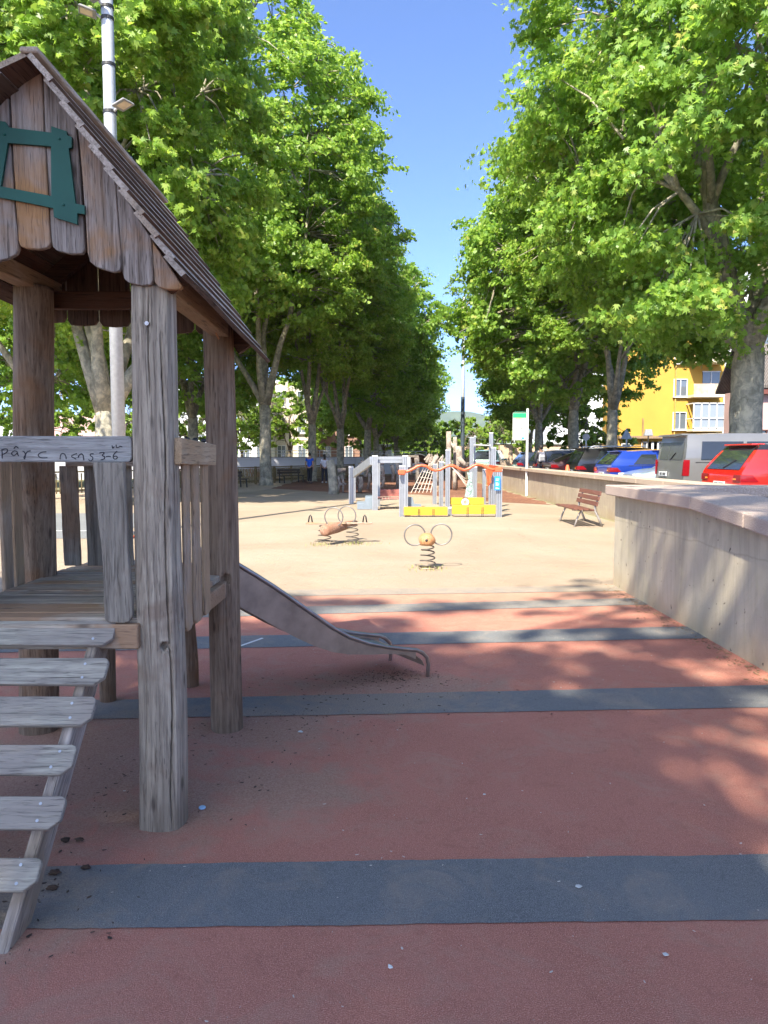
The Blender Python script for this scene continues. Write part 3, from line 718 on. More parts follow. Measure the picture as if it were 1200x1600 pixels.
# ================================================================== TREES
rng = np.random.default_rng(7)
def leaf_template(kind):
    if kind == 0:      # palmate
        a = [(0, 0), (.30, .0), (.62, .30), (.26, .30), (.50, .80), (.15, .54), (0, 1.12), (-.15, .54), (-.50, .80), (-.26, .30), (-.62, .30), (-.30, .0)]
    elif kind == 1: a = [(0, 0), (.42, .28), (.26, .72), (0, 1), (-.26, .72), (-.42, .28)]
    else: a = [(0, 0), (.42, .45), (0, 1), (-.42, .45)]
    v = np.array([(x, y, -.22 * y * y - .25 * abs(x)) for x, y in a]); return v
def leaf_obj(name, C, size, up_bias, kind, mat, parent, seed, axis_z=9.0):
    r = np.random.default_rng(seed); N = len(C); T_ = leaf_template(kind); k = len(T_)
    nr = r.normal(size=(N, 3)) * .62; out = C.copy(); out[:, 2] = (out[:, 2] - axis_z) * .35; out /= (np.linalg.norm(out, axis=1)[:, None] + 1e-6); nr += out * .85; nr[:, 2] += up_bias; nr /= np.linalg.norm(nr, axis=1)[:, None]
    t = r.normal(size=(N, 3)); t[:, 2] -= .5; t -= nr * np.sum(t * nr, axis=1)[:, None]; t /= np.linalg.norm(t, axis=1)[:, None]
    s = np.cross(t, nr); sz = size * r.uniform(.65, 1.25, N)
    V = C[:, None, :] + sz[:, None, None] * (T_[None, :, 0, None] * s[:, None, :] + (T_[None, :, 1, None] - .5) * t[:, None, :] + T_[None, :, 2, None] * nr[:, None, :])
    V = V.reshape(-1, 3); me = bpy.data.meshes.new(name)
    me.vertices.add(N * k); me.vertices.foreach_set('co', V.astype(np.float32).ravel())
    me.loops.add(N * k); me.loops.foreach_set('vertex_index', np.arange(N * k, dtype=np.int32))
    me.polygons.add(N); me.polygons.foreach_set('loop_start', np.arange(0, N * k, k, dtype=np.int32))
    try: me.polygons.foreach_set('loop_total', np.full(N, k, dtype=np.int32))
    except Exception: pass
    me.materials.append(mat); me.update(calc_edges=True); me.validate()
    o = bpy.data.objects.new(name, me); col.objects.link(o); o.parent = parent; return o

def make_tree(name, label, H, crownR, zlow, tr, seed, kind, leaf, nclump, nleaf, mat, limbs=None, fork=3.8, barkm=None, group='plane trees in the rows along the square', lean=(0, 0), csize=1.0):
    """trunk forking into limbs, leaf sprays gathered in clumps around limb ends; modelled about its own foot"""
    rnd = random.Random(seed); r = np.random.default_rng(seed)
    t = thing(name, (0, 0, 0), label, 'tree', group)
    top = Vector((lean[0], lean[1], fork))
    tm = MB()
    pts = [Vector((0, 0, -.2)), Vector((0, 0, .12)), Vector((lean[0] * .1, lean[1] * .1, .5)), Vector((lean[0] * .3, lean[1] * .3, fork * .35)), Vector((lean[0] * .6, lean[1] * .6, fork * .7)), top + Vector((0, 0, .1))]
    def rough_tube(pts, rs, n, amp):
        b = len(tm.v); tm.tube(pts, rs, n)
        c = pts
        for i in range(b, len(tm.v)):
            v = Vector(tm.v[i]); q = v * 1.6 + Vector((seed, 0, 0)); d = mn.noise(q) * amp + mn.noise(q * 3.1) * amp * .4
            ci = min(c, key=lambda p: (p - v).length); w_ = (v - ci)
            if w_.length > 1e-4: v = v + w_.normalized() * d
            tm.v[i] = tuple(v)
    def interp(P_, k):
        out = []
        for i in range(len(P_) - 1):
            for s in range(k):
                u = s / k; p0 = P_[max(i - 1, 0)]; p1 = P_[i]; p2 = P_[i + 1]; p3 = P_[min(i + 2, len(P_) - 1)]
                out.append(.5 * ((2 * p1) + (-p0 + p2) * u + (2 * p0 - 5 * p1 + 4 * p2 - p3) * u * u + (-p0 + 3 * p1 - 3 * p2 + p3) * u ** 3))
        return out + [P_[-1]]
    ip = interp(pts, 4); rs = [tr * (1.32 if p.z < .05 else 1.16 if p.z < .3 else 1.04 - .14 * p.z / fork - (.22 if p.z > fork * .92 else 0)) for p in ip]
    rough_tube(ip, rs, 20, tr * .16)
    # limbs
    if limbs is None:
        nl = rnd.choice((3, 4)); limbs = [(2 * math.pi * (i + rnd.uniform(-.25, .25)) / nl + seed, rnd.uniform(.30, .62)) for i in range(nl)] + [(rnd.uniform(0, 6.28), .08)]
    zc = (zlow + H) / 2
    def inside(x, y, z):
        h = (z - zlow) / (H - zlow); h = min(max(h, 0), 1)
        prof = (.62 + .38 * math.sin(min(1, h / .42) * math.pi / 2)) if h < .42 else max(0, 1 - ((h - .42) / .60) ** 1.7) ** .62
        a = math.atan2(y, x); nz = 1 + .40 * mn.noise(Vector((math.cos(a) * 1.7 + seed, math.sin(a) * 1.7, z * .36)))
        return math.hypot(x, y) / max(.2, crownR * prof * nz)
    allp = []
    def grow(p, d, L, rad, depth):
        n = 7; P_ = [p.copy()]; cur = p.copy(); dd = d.copy()
        nn = n
        for i in range(n):
            dd = (dd + Vector((rnd.gauss(0, .11), rnd.gauss(0, .11), rnd.gauss(.035, .06)))).normalized(); cur = cur + dd * (L / n); P_.append(cur.copy())
        rr = [rad * (1 - .62 * i / n) for i in range(n + 1)]
        if depth == 0: rr[0] *= 1.5; rr[1] *= 1.12
        kk = [i for i in range(len(P_)) if P_[i].z < zlow + 1 or inside(P_[i].x, P_[i].y, P_[i].z) < .80]
        kmax = max(kk) if kk else 0
        if kmax < 2: return
        P_ = P_[:kmax + 1]; rr = rr[:kmax + 1]; n = kmax
        if depth < 3: rough_tube(P_, rr, 11 if depth == 0 else 7, rad * .12)
        elif depth == 3: tm.tube(P_[::2], [max(.012, x) for x in rr[::2]], 4, cap=False)
        allp.extend((q, depth) for q in P_[2:])
        if depth < 3:
            k = 4 if depth == 0 else 3
            for j in range(k):
                i = rnd.randint(2, n) if j else n; a = rnd.uniform(0, 6.283); sp = rnd.uniform(.45, .95)
                o_ = dd.orthogonal().normalized(); o_ = Matrix.Rotation(a, 3, dd) @ o_
                grow(P_[i], (dd + o_ * sp).normalized(), L * rnd.uniform(.5, .72), rr[i] * .68, depth + 1)
    for a, sp in limbs:
        d = Vector((math.sin(a) * sp, math.cos(a) * sp, 1)).normalized(); grow(top - Vector((0, 0, tr * .9)) + d * (tr * .2), d, (H - fork) * (.52 if sp > .2 else .62), tr * rnd.uniform(.46, .60), 0)
    # keep limb points inside the crown; clumps sit near limb points and fill a shell
    cl = []; tries = 0
    while len(cl) < nclump and tries < nclump * 60:
        tries += 1
        z = rnd.uniform(zlow, H); a = rnd.uniform(0, 6.283); rr = crownR * 1.25 * math.sqrt(rnd.random()); x, y = rr * math.cos(a), rr * math.sin(a)
        q = inside(x, y, z)
        if q > 1: continue
        if q < .66 and rnd.random() > .16: continue
        cl.append((x, y, z))
    C = []
    for (x, y, z) in cl:
        cr = rnd.uniform(.45, 1.0) * crownR / 6.5 * csize; ns = max(3, int(nleaf / 16)); 
        # twig from the nearest limb point
        pc = Vector((x, y, z)); near = min(allp, key=lambda e: (e[0] - pc).length_squared)[0]
        if (near - pc).length < 5:
            mid = near.lerp(pc, .5) + Vector((0, 0, .25)); tm.tube([near, mid, pc], [.045, .03, .012], 4, cap=False)
        for s in range(ns):
            u = r.normal(size=3); u /= np.linalg.norm(u); u[2] = u[2] * .7 + .12
            rad = cr * r.uniform(.15, 1.15)
            base_ = np.array((x, y, z)) + u * rad
            k = 16; tt = np.linspace(-.35, 1, k)
            h = np.array((u[0], u[1], 0)); hn = np.linalg.norm(h) + 1e-6; h /= hn
            L = cr * .55; line = base_[None, :] + h[None, :] * (tt * L)[:, None]; line[:, 2] -= tt ** 2 * L * .45
            line += r.normal(scale=(cr * .13, cr * .13, cr * .10), size=(k, 3)); C.append(line)
    C = np.concatenate(C); C = C[C[:, 2] > zlow * .8]
    tm.build('trunk', barkm or plane_bark, t, smooth=True)
    leaf_obj('crown', C, leaf, .42, kind, mat, t, seed + 5, zlow + (H - zlow) * .35)
    return t
PG = 'plane trees in the rows along the square'
treeA = make_tree('plane_tree', 'thick plane tree with knobbly grey trunk behind the silver van, nearest on the right', 24, 6.8, 4.7, .48, 11, 0, .165, 700, 300, leafA, limbs=[(R(62), .62), (R(-4), .10), (R(200), .42), (R(285), .72), (R(150), .5), (R(250), .45)], fork=5.0, lean=(0, 0))
treeA.location = (11.1, 22.8, .33)
treeB = make_tree('plane_tree', 'plane tree with forked trunk seen through the playhouse, beside the floodlight mast', 21, 5.3, 5.4, .38, 23, 0, .165, 520, 270, leafB, limbs=[(R(272), .62), (R(-12), .12), (R(80), .5), (R(170), .42), (R(20), .4)], fork=3.3)
treeB.location = (-8.75, 23.5, 0)
treeC = make_tree('plane_tree', 'tall plane tree by the picket fence left of the person in blue', 26, 6.1, 7.8, .32, 31, 1, .195, 600, 200, leafB, limbs=[(R(278), .75), (R(10), .16), (R(75), .55), (R(180), .4)], fork=4.6)
treeC.location = (-6.4, 40, 0)
treeD = make_tree('plane_tree', 'plane tree in the middle of the left row above the grey bridge beam', 19, 6.1, 4.2, .30, 47, 1, .20, 520, 185, leafA, limbs=[(R(285), .55), (R(60), .42), (R(170), .35), (R(350), .25)], fork=3.9)
treeD.location = (-1.3, 59, 0)
def ctree(src, x, y, rz, s, label, z=0, group=PG): return copy_thing(src, (x, y, z), R(rz), s, label=label, group=group)
ctree(treeC, -4.45, 46, 265, .82, 'plane tree with V shaped fork directly behind the person in blue')
ctree(treeC, -3.0, 51, 75, .80, 'plane tree rising behind the grey tree stump, right of the person in white')
ctree(treeD, -.7, 67, 210, .86, 'plane tree far down the left row above the orange wavy rail')
ctree(treeD, 1.2, 76, 30, .82, 'far plane tree with low hanging crown left of the thin distant lamp post')
ctree(treeD, 1.7, 88, 300, .68, 'farthest plane tree of the left row beside the gap to the hills')
ctree(treeC, -12.6, 27, 60, .86, 'plane tree at the left edge whose crown shows behind the playhouse roof')
ctree(treeD, -11.2, 43.5, 120, 1.05, 'pale trunked plane tree seen between the two right playhouse posts')
ctree(treeD, -17, 37, 20, .95, 'plane tree low at the left edge behind the playhouse deck')
ctree(treeC, 11.0, 35.8, 100, .80, 'plane tree with leaning limb behind the blue hatchback', .33)
ctree(treeD, 10.6, 41.6, 250, 1.04, 'plane tree second from the sky gap, behind the black estate car', .33)
ctree(treeC, 10.4, 50, 200, .80, 'plane tree rising right of the person with the backpack', .33)
ctree(treeD, 12.2, 58, 160, .84, 'distant plane tree of the right row beside the thin lamp post', .33)
ctree(treeC, 13.2, 67, 310, .56, 'farthest plane tree of the right row above the stone wall', .33)
# trees standing behind the viewpoint: they shade the rubber surface
treeS = make_tree('plane_tree', 'plane tree behind the viewpoint whose crown shades the playhouse', 22.5, 6.2, 12.0, .42, 71, 2, .29, 460, 100, leafA, fork=8.5)
treeS.location = (-11.4, -12.2, 0)
treeS2 = make_tree('plane_tree', 'plane tree behind the viewpoint with an open crown dappling the striped rubber surface', 20.5, 6.8, 14.0, .42, 77, 2, .30, 120, 250, leafA, fork=8.5, csize=1.45)
treeS2.location = (-2.2, -12.3, 0)

def small_tree(name, label, loc, H, cr, zl, seed, src=None, group='low street trees beyond the fence', mat=leafC):
    t = make_tree(name, label, H, cr, zl, .13, seed, 2, .26, 110, 90, mat, fork=zl * .9, barkm=dark_bark, group=group); t.location = loc; return t
st1 = small_tree('street_tree', 'round bright street tree beyond the white wall at far left', (-19, 56, 0), 8, 3.6, 2.2, 5)
for i, (x, y, s, lab) in enumerate([(-24, 52, 1.1, 'street tree at the extreme left behind the deck pickets'), (-15.4, 58, 1.0, 'street tree beyond the white wall left of the tall fence-side plane'),
        (-11.5, 60, .95, 'street tree beyond the white wall behind the tall fence-side plane'), (-8, 63, 1.05, 'street tree beyond the white wall left of the person in blue'),
        (-4, 70, 1.1, 'street tree beyond the white wall between the two standing people'), (0, 80, 1.0, 'street tree beyond the wall behind the grey bridge beam'),
        (-28, 44, 1.2, 'street tree at the extreme left edge, nearest of the low ones')]):
    copy_thing(st1, (x, y, 0), R(i * 67), s, label=lab, group='low street trees beyond the fence')
bush = make_tree('bush', 'bright green bush behind the play poles left of the thin lamp post', 4.2, 2.4, .3, .08, 90, 2, .24, 60, 110, leafC, fork=.5, barkm=dark_bark, group='bushes in front of the distant stone wall'); bush.location = (4.2, 72, .3)
copy_thing(bush, (8.5, 78, .6), 1, 1.2, label='bright bush right of the lamp post below the hills', group='bushes in front of the distant stone wall')
copy_thing(bush, (13.2, 80, 1.2), 2, 1.3, label='bush above the stone wall left of the green topped sign', group='bushes in front of the distant stone wall')
copy_thing(bush, (15.3, 56, .3), 4, 1.25, label='bush behind the black estate car', group='bushes in front of the distant stone wall')
m_far = make_tree('far_wood', 'far', 9, 6, .5, .3, 99, 2, .7, 50, 90, leafC, fork=2, barkm=dark_bark, group=None)
# a far wood that reads as one mass
vs = []
src = [o for o in m_far.children if o.name.startswith('crown')][0]
co = np.empty(len(src.data.vertices) * 3, dtype=np.float32); src.data.vertices.foreach_get('co', co); co = co.reshape(-1, 3); K = 4
allc = []
r_ = np.random.default_rng(3)
for i in range(46):
    a = r_.uniform(-.42, .42); d = r_.uniform(150, 260); sc_ = r_.uniform(.8, 1.5); th = r_.uniform(0, 6.28)
    rot = np.array([[math.cos(th), -math.sin(th), 0], [math.sin(th), math.cos(th), 0], [0, 0, 1]]) * sc_
    allc.append(co @ rot.T + np.array([d * math.sin(a), d * math.cos(a), 0]))
V = np.concatenate(allc); N = len(V) // K
me = bpy.data.meshes.new('woodland'); me.vertices.add(len(V)); me.vertices.foreach_set('co', V.astype(np.float32).ravel()); me.loops.add(len(V)); me.loops.foreach_set('vertex_index', np.arange(len(V), dtype=np.int32))
me.polygons.add(N); me.polygons.foreach_set('loop_start', np.arange(0, len(V), K, dtype=np.int32)); me.materials.append(leafC); me.update(calc_edges=True); me.validate()
wo = bpy.data.objects.new('woodland', me); col.objects.link(wo); tag(wo, 'belt of distant woodland below the hills', 'woodland', kind='stuff')
for ch in list(m_far.children): bpy.data.objects.remove(ch)
bpy.data.objects.remove(m_far)

# ================================================================== MASTS
def mast(loc, H, r0, r1, label, lamps, dark_to=0, name='floodlight_mast'):
    t = thing(name, loc, label, 'lamp post'); L = Vector(loc); m = MB()
    m.tube([L + Vector((0, 0, -.05)), L + Vector((0, 0, H))], [r0, r1], 24); m.build('pole', galv, t, smooth=True)
    m = MB(); m.tube([L, L + Vector((0, 0, .05))], r0 * 2.2, 4); m.build('base_plate', galv, t)
    if dark_to:
        m = MB(); m.tube([L + Vector((0, 0, dark_to[0])), L + Vector((0, 0, dark_to[1]))], [r0 * 1.04, r0 * .98], 20, cap=False); m.build('sleeve', plain('dark_sleeve', (.05, .07, .09), .5), t, smooth=True)
    for (z, a, out) in lamps:
        rr = r0 + (r1 - r0) * z / H
        m = MB(); m.tube([L + Vector((0, 0, z - .03)), L + Vector((0, 0, z + .03))], rr * 1.12, 20); m.build('clamp', dark_metal, t)
        if out:
            d = Vector((math.cos(a), math.sin(a), 0)); m = MB(); c = L + Vector((0, 0, z + .08)) + d * (rr + .24)
            rot = Matrix.Rotation(a, 3, 'Z') @ Matrix.Rotation(-.20, 3, 'Y')
            m.box(c, (.34, .30, .05), rot, .85); f = m.build('floodlight', plain('lamp_housing', (.22, .22, .22), .5), t, bevel=.01)
            m = MB(); m.box(c + rot @ Vector((.02, 0, -.028)), (.22, .18, .006), rot); m.build('lamp_glass', plain('lamp_glass', (.55, .45, .33), .3), f)
            m = MB(); m.tube([L + Vector((0, 0, z)) + d * rr * .9, L + Vector((0, 0, z + .06)) + d * (rr + .1)], .025, 8); m.build('bracket', galv, f)
    return t
mz = lambda py, d, px=165: P(px, py, d).z
D1 = 14.9; bx = -5.32
mast((bx, D1, 0), 16, .135, .098, 'tall galvanised floodlight mast rising behind the playhouse roof',
     [(mz(176, D1), R(-28), 1), (mz(30, D1), R(200), 1), (mz(12, D1), R(235), 1), (mz(102, D1), 0, 0), (14.5, R(20), 1)])
mast((6.35, 60, 0), 14.2, .16, .12, 'thin distant lamp post in the gap between the tree rows', [(13.4, R(180), 1), (13.4, 0, 1), (11.8, 0, 0)], dark_to=(2.4, 6.3), name='lamp_post')
for (x, y, H, lab) in ((-9.5, 62, 7, 'thin street lamp beyond the white wall left of the person in blue'), (-3.6, 66, 7.5, 'thin street lamp beyond the white wall behind the person in white')):
    mast((x, y, 0), H, .06, .045, lab, [(H - .2, R(180), 1)], name='street_lamp')

# ================================================================== PLAY EQUIPMENT
def grooved_post(m, x, y, z0, z1, w_=.10):
    m.cur = 0; m.box((x, y, (z0 + z1) / 2), (w_, w_, z1 - z0)); m.cur = 1
    for dx in (-w_ * .18, w_ * .18): m.box((x + dx, y - w_ / 2 - .001, (z0 + z1) / 2), (w_ * .09, .004, z1 - z0 - .02))
    m.cur = 2; m.box((x, y, z1 + .012), (w_ * 1.04, w_ * 1.04, .025)); m.cur = 0
def post_px(px, ytop, ybase, parent, w_=.10, d=None, name='post'):
    g = G(px, ybase) if d is None else Vector((P(px, 700, d).x, d, 0)); zt = P(px, ytop, g.y).z; m = MB(); grooved_post(m, g.x, g.y, -.03, zt, w_); m.build(name, [alu, alu_dark, white_paint], parent); return g, zt
def bar(parent, a, b, wd, th, mat, name, bevel=.004): m = MB(); m.beam(a, b, wd, th); return m.build(name, mat, parent, bevel=bevel)
pr = thing('balance_course', (1.75, 19.3, 0), 'play course with grey metal posts, low yellow beams and an orange wavy rail', 'play frame')
gL, zL = post_px(628, 729, 807, pr, .15); gM, zM = post_px(703, 794, 806, pr, .10); gR, zR = post_px(779, 735, 808, pr, .15)
gR2, _ = post_px(771, 700, 800, pr, .13, d=20.6)
for (a, b, y0, y1, d) in ((631, 699, 792, 805, 19.35), (706, 776, 789, 803, 19.35)):
    p = P(a, (y0 + y1) / 2, d); q = P(b, (y0 + y1) / 2, d); h = P(a, y0, d).z - P(a, y1, d).z
    o = bar(pr, p, q, .14, h, yellow_b, 'beam', .008)
    m = MB()
    for k in (.33, .36, .66, .69): c = p.lerp(q, k); m.beam((c.x, c.y - .08, .0), (c.x, c.y - .08, p.z + h * .3), .012, .012)
    m.build('chain', dark_metal, o)
    m = MB(); m.box(p.lerp(q, .5) + Vector((0, -.0715, -h * .1)), ((q - p).length * .97, .004, .006)); m.build('seam', plain('seam', (.35, .22, .03), .6), o)
wv = [(622, 737.5), (630, 737), (637, 736.5), (645, 733), (652, 728.5), (659, 727), (667, 728.5), (673, 733), (680, 735.2), (688, 734), (695, 730), (702, 727.3), (709, 728), (717, 732), (725.5, 734.7), (733, 732), (739, 728), (746, 725.8), (753, 727), (762, 731.5), (769, 733.6), (783, 733.5)]
m = MB(); m.tube([P(x, y, 19.22) for x, y in wv], .036, 10); wr = m.build('wavy_rail', orange_p, pr, smooth=True)
for (x, y) in ((628, 738), (779, 734)): m = MB(); m.box(P(x, y, 19.2), (.19, .12, .13)); m.build('rail_clamp', orange_p, wr, bevel=.02)
m = MB(); c = P(777, 755, 19.1); m.box((c.x, 19.08, c.z), (.15, .012, .36)); sg = m.build('sign_panel', blue_sign, pr)
m = MB()
for i, z in enumerate((.11, .075, .01, -.02, -.05, -.12, -.14)): m.box((c.x - .008 * (i % 3), 19.07, c.z + z), (.09 - .012 * (i % 3), .003, .012))
m.build('sign_text', white_paint, sg)
# back bay
gA, zA = post_px(699, 704, 797, pr, .13); gB, zB = post_px(766, 677, 795, pr, .11); gC, zC = post_px(742, 730, 790, pr, .11); gD, _ = post_px(689, 722, 793, pr, .13); gE, _ = post_px(736, 684, 784, pr, .13); gF, _ = post_px(756, 734, 788, pr, .11); gH, _ = post_px(741, 682, 783, pr, .06)
gI, _ = post_px(679, 726, 788, pr, .13)
for (a, b, d) in ((703, 723, 23.5), (731, 756, 23.5)):
    bar(pr, P(a, 783, d), P(b, 783, d), .12, P(a, 778, d).z - P(a, 789, d).z, yellow_b, 'beam', .01)
m = MB(); m.torus(P(727, 785, 23.4), .09, .035, (0, 1, 0), 20, 8); m.build('tyre_hub', white_paint, pr, smooth=True)
bar(pr, P(741, 695, 24), P(766, 696, 22), .035, .035, white_paint, 'top_bar'); bar(pr, P(690, 723, 23), P(704, 723, 23), .1, .02, white_paint, 'top_plate')
m = MB()
for (a, b, d) in (((760, 733), (764, 758), 20.5), ((764, 730), (766, 755), 20.4)): m.beam(P(*a, d), P(*b, d), .06, .03, (0, 1, 0))
m.prism([P(764, 726, 20.3), P(778, 728, 20.0), P(782, 736, 20.0), P(770, 738, 20.3), P(764, 760, 20.5), P(761, 757, 20.5)], (0, .03, 0)); m.build('orange_flag', orange_p, pr, bevel=.005)
m = MB(); m.prism([P(x, y, 24) for x, y in ((730, 738), (738, 738), (737, 752), (740, 770), (738, 777), (726, 777), (729, 760), (732, 748))], (0, .02, 0)); m.build('climbing_panel', plain('speckled_green', (.32, .44, .40), .6, 0, .5, 28), pr)

br = thing('step_bridge', (-.2, 22.6, 0), 'grey metal bridge frame with sloped handrail and stepped grey side panels', 'play frame')
q1, z1 = post_px(549, 730, 787, br, .16); q2, z2 = post_px(586, 713, 797, br, .16); q3, z3 = post_px(633, 713, 797, br, .16)
def rbar(px0, y0, px1, y1, d0, d1, h, w_, nm='rail'):
    a = P(px0, y0, d0); b = P(px1, y1, d1); m = MB(); m.beam(a, b, w_, h); o = m.build(nm, alu, br, bevel=.006)
    m = MB(); off = Vector((0, -w_ / 2 - .002, 0)); m.beam(a + off, b + off, .004, .012); m.build('groove', alu_dark, o); return o
rbar(553, 740, 580, 720, 24.2, 22.2, .26, .08); rbar(590, 718.5, 631, 718.5, 21.95, 21.95, .19, .08)
for pts, d in (([(558, 796), (558, 787), (569, 786), (571, 778), (584, 776), (584, 796)], 21.9), ([(636, 796), (636, 776), (645, 777), (647, 787), (658, 788), (658, 795)], 21.9)):
    m = MB(); m.prism([P(x, y, d) for x, y in pts], (0, .06, 0)); m.build('step_panel', grey_plate, br, bevel=.004)
    m = MB(); m.prism([P(x, y, d + .9) for x, y in pts], (0, .06, 0)); m.build('step_panel', grey_plate, br, bevel=.004)
m = MB()
for z, x0, x1 in ((.36, 571, 584), (.18, 558, 571)): a = P(x0, 780, 22.4); b = P(x1, 780, 22.4); m.box(((a.x + b.x) / 2, 22.36, z), (b.x - a.x, .8, .04))
m.build('step', grey_plate, br, bevel=.004)
m = MB()
for i in range(9): a = P(590 + i * 4.8, 790, 22.4); m.box((a.x, 22.36, .34 - .02), (.075, .8, .04))
m.build('bridge_deck', plain('bridge_boards', (.30, .13, .10), .7), br, bevel=.004)
post_px(553, 733, 783, br, .12); post_px(591, 716, 791, br, .12)
m = MB(); c = P(638, 722, 22.2); m.box(c, (.12, .05, .30)); m.build('white_tag', white_paint, br, bevel=.01)

# spring toys
ring_steel = plain('ring_steel', (.20, .19, .175), .45, .5); dark_spring = plain('spring_steel', (.13, .11, .09), .5, .5)
def spring(m, c, z0, z1, r0, r1, turns, rr=.012):
    pts = []; n = int(turns * 18)
    for i in range(n + 1):
        t = i / n; a = t * turns * 2 * math.pi; r = r0 + (r1 - r0) * t; pts.append((c[0] + r * math.cos(a), c[1] + r * math.sin(a), z0 + (z1 - z0) * t))
    m.tube(pts, rr, 6)
toy_wood = wood('toy_wood', 2, (.50, .26, .12), (.36, .17, .075), (.52, .25, .10), .5, .45)
c = Vector((.62, 10.42, 0)); t = thing('spring_rocker', c, 'small spring rocker with round wooden head and two big metal ring ears', 'spring toy')
m = MB(); spring(m, c, .0, .33,   .115, .085, 4.3, .0105); m.build('spring', dark_spring, t, smooth=True)
hc = P(667, 844, 10.42)
m = MB(); m.ball(hc, .118, .12, .108, 20, 14, .12, 3); hd_ = m.build('head', toy_wood, t, smooth=True)
b = bmesh.new(); b.from_mesh(hd_.data)
for v in b.verts:
    if v.co.z < (hc.z - .07): v.co.z = hc.z - .07 - (hc.z - .07 - v.co.z) * .25
b.to_mesh(hd_.data); b.free()
m = MB(); m.ball(hc + Vector((-.012, -.118, .01)), .02, .012, .02, 10, 6); m.build('nose', dark_metal, hd_, smooth=True)
for sx, pc in ((-1, (648, 836)), (1, (689.5, 835))):
    m = MB(); m.torus(P(*pc, 10.42), .148, .0105, (.12 * sx, 1, .05), 48, 8); m.build('ear_ring', ring_steel, t, smooth=True)
m = MB(); m.torus((c.x, c.y, .01), .12, .012, (0, 0, 1), 24, 6); m.build('base_ring', steel_dull, t, smooth=True)

c = Vector((P(528, 820, 13.5).x, 13.5, 0)); t = thing('spring_seesaw', c, 'twin spring seesaw with carved log body, metal rings and side seats', 'spring toy')
for px in (506, 551): a = P(px, 830, 13.5); m = MB(); spring(m, (a.x, 13.5 + (.15 if px < 520 else -.1), 0), 0, .34, .13, .09, 4.0, .010); m.build('spring', dark_spring, t, smooth=True)
m = MB(); a = P(507, 829, 13.1); b = P(556, 817, 14.0); m.tube([a + (a - b) * .02, a, a.lerp(b, .35), a.lerp(b, .7), b], [.07, .105, .10, .075, .05], 14)
lb_ = m.build('log_body', wood('seesaw_log', 1, (.44, .27, .18), (.22, .12, .08), (.3, .15, .09), .5), t, smooth=True)
m = MB(); m.box(P(530, 817.5, 13.5), (1.22, .13, .028)); m.build('plank', wood('seesaw_plank', 0, (.38, .34, .29), (.15, .12, .1), BW, .4), t, bevel=.006)
for pc, d in (((521.5, 808), 13.35), ((542, 805.5), 13.7)): m = MB(); m.torus(P(*pc, d), .172, .011, (.25, 1, .05), 44, 8); m.build('ring', ring_steel, t, smooth=True)
for px in (485, 570):
    a = P(px, 816, 13.5); m = MB(); m.tube([a + Vector((-.035, 0, 0)), a + Vector((-.02, 0, .10)), a + Vector((0, 0, .135)), a + Vector((.02, 0, .10)), a + Vector((.035, 0, 0))], .013, 8); m.build('handle', dark_metal, t, smooth=True)
for i, (px, py, n, h) in enumerate(((503, 852, 60, .07), (552, 851, 60, .07), (578, 850, 30, .05), (667, 889, 90, .06))):
    g = G(px, py); m = tuft('x', g, n, h, None, .14, i); tag(m.build('weed_tuft', plain('dry_grass', (.25, .25, .08), .8)), ['sparse weeds under the left seesaw spring', 'sparse weeds under the right seesaw spring', 'little weeds right of the seesaw', 'dry weeds around the ring eared spring rocker'][i], 'weeds', 'weed tufts on the sand', 'stuff')

# bench
g0 = Vector((4.62, 17.3, 0)); t = thing('park_bench', g0, 'wooden slatted bench with curved grey metal legs on the sand by the wall', 'bench', rz=0)
cast = plain('cast_iron', (.30, .28, .26), .6, .3)
for yy in (16.62, 18.0):
    m = MB(); prof = [(4.92, 0), (4.84, .20), (4.76, .36), (4.76, .48), (4.82, .62), (4.86, .78)]
    m.tube([(x, yy, z) for x, z in prof], [.028, .026, .028, .026, .022, .02], 8)
    m.tube([(4.30, yy, .0), (4.36, yy, .18), (4.42, yy, .32), (4.50, yy, .37)], .022, 8); m.tube([(4.24, yy, .385), (4.5, yy, .365), (4.78, yy, .37)], .02, 8); m.build('leg', cast, t, smooth=True)
m = MB()
for i in range(4): m.box((4.27 + i * .125, 17.3, .405 - .006 * i), (.095, 1.75, .032))
m.build('seat', wx_bench, t, bevel=.006)
m = MB()
for i in range(3): rt = Matrix.Rotation(R(14), 3, 'Y'); m.box((4.745 + .033 * i + .01, 17.3, .52 + i * .118), (.03, 1.75, .10), rt)
m.build('backrest', wx_bench, t, bevel=.006)
# fence benches
def wbench(loc, rz, label):
    t = thing('park_bench', (0, 0, 0), label, 'bench', 'dark benches along the picket fence')
    m = MB()
    for i in range(3): m.box((0, -.1 + i * .15, .44), (1.8, .12, .03))
    m.build('seat', dark_bench, t); m = MB()
    for i in range(2): m.box((0, .27 + i * .03, .6 + i * .15), (1.8, .03, .12))
    m.build('backrest', dark_bench, t)
    for x in (-.75, .75): m = MB(); m.beam((x, .25, 0), (x, .3, .8), .05, .05); m.beam((x, -.15, 0), (x, -.12, .43), .05, .05); m.beam((x, -.15, .41), (x, .28, .41), .05, .04); m.build('leg', dark_metal, t)
    t.location = loc; t.rotation_euler = (0, 0, rz); return t
dark_bench = plain('dark_bench', (.07, .05, .035), .7)
wb = wbench((-7.4, 36.6, 0), R(60), 'dark slatted bench by the picket fence beside the right playhouse post')
copy_thing(wb, (-5.4, 43.5, 0), R(50), 1, label='dark slatted bench by the picket fence right of the tall plane tree', group='dark benches along the picket fence')

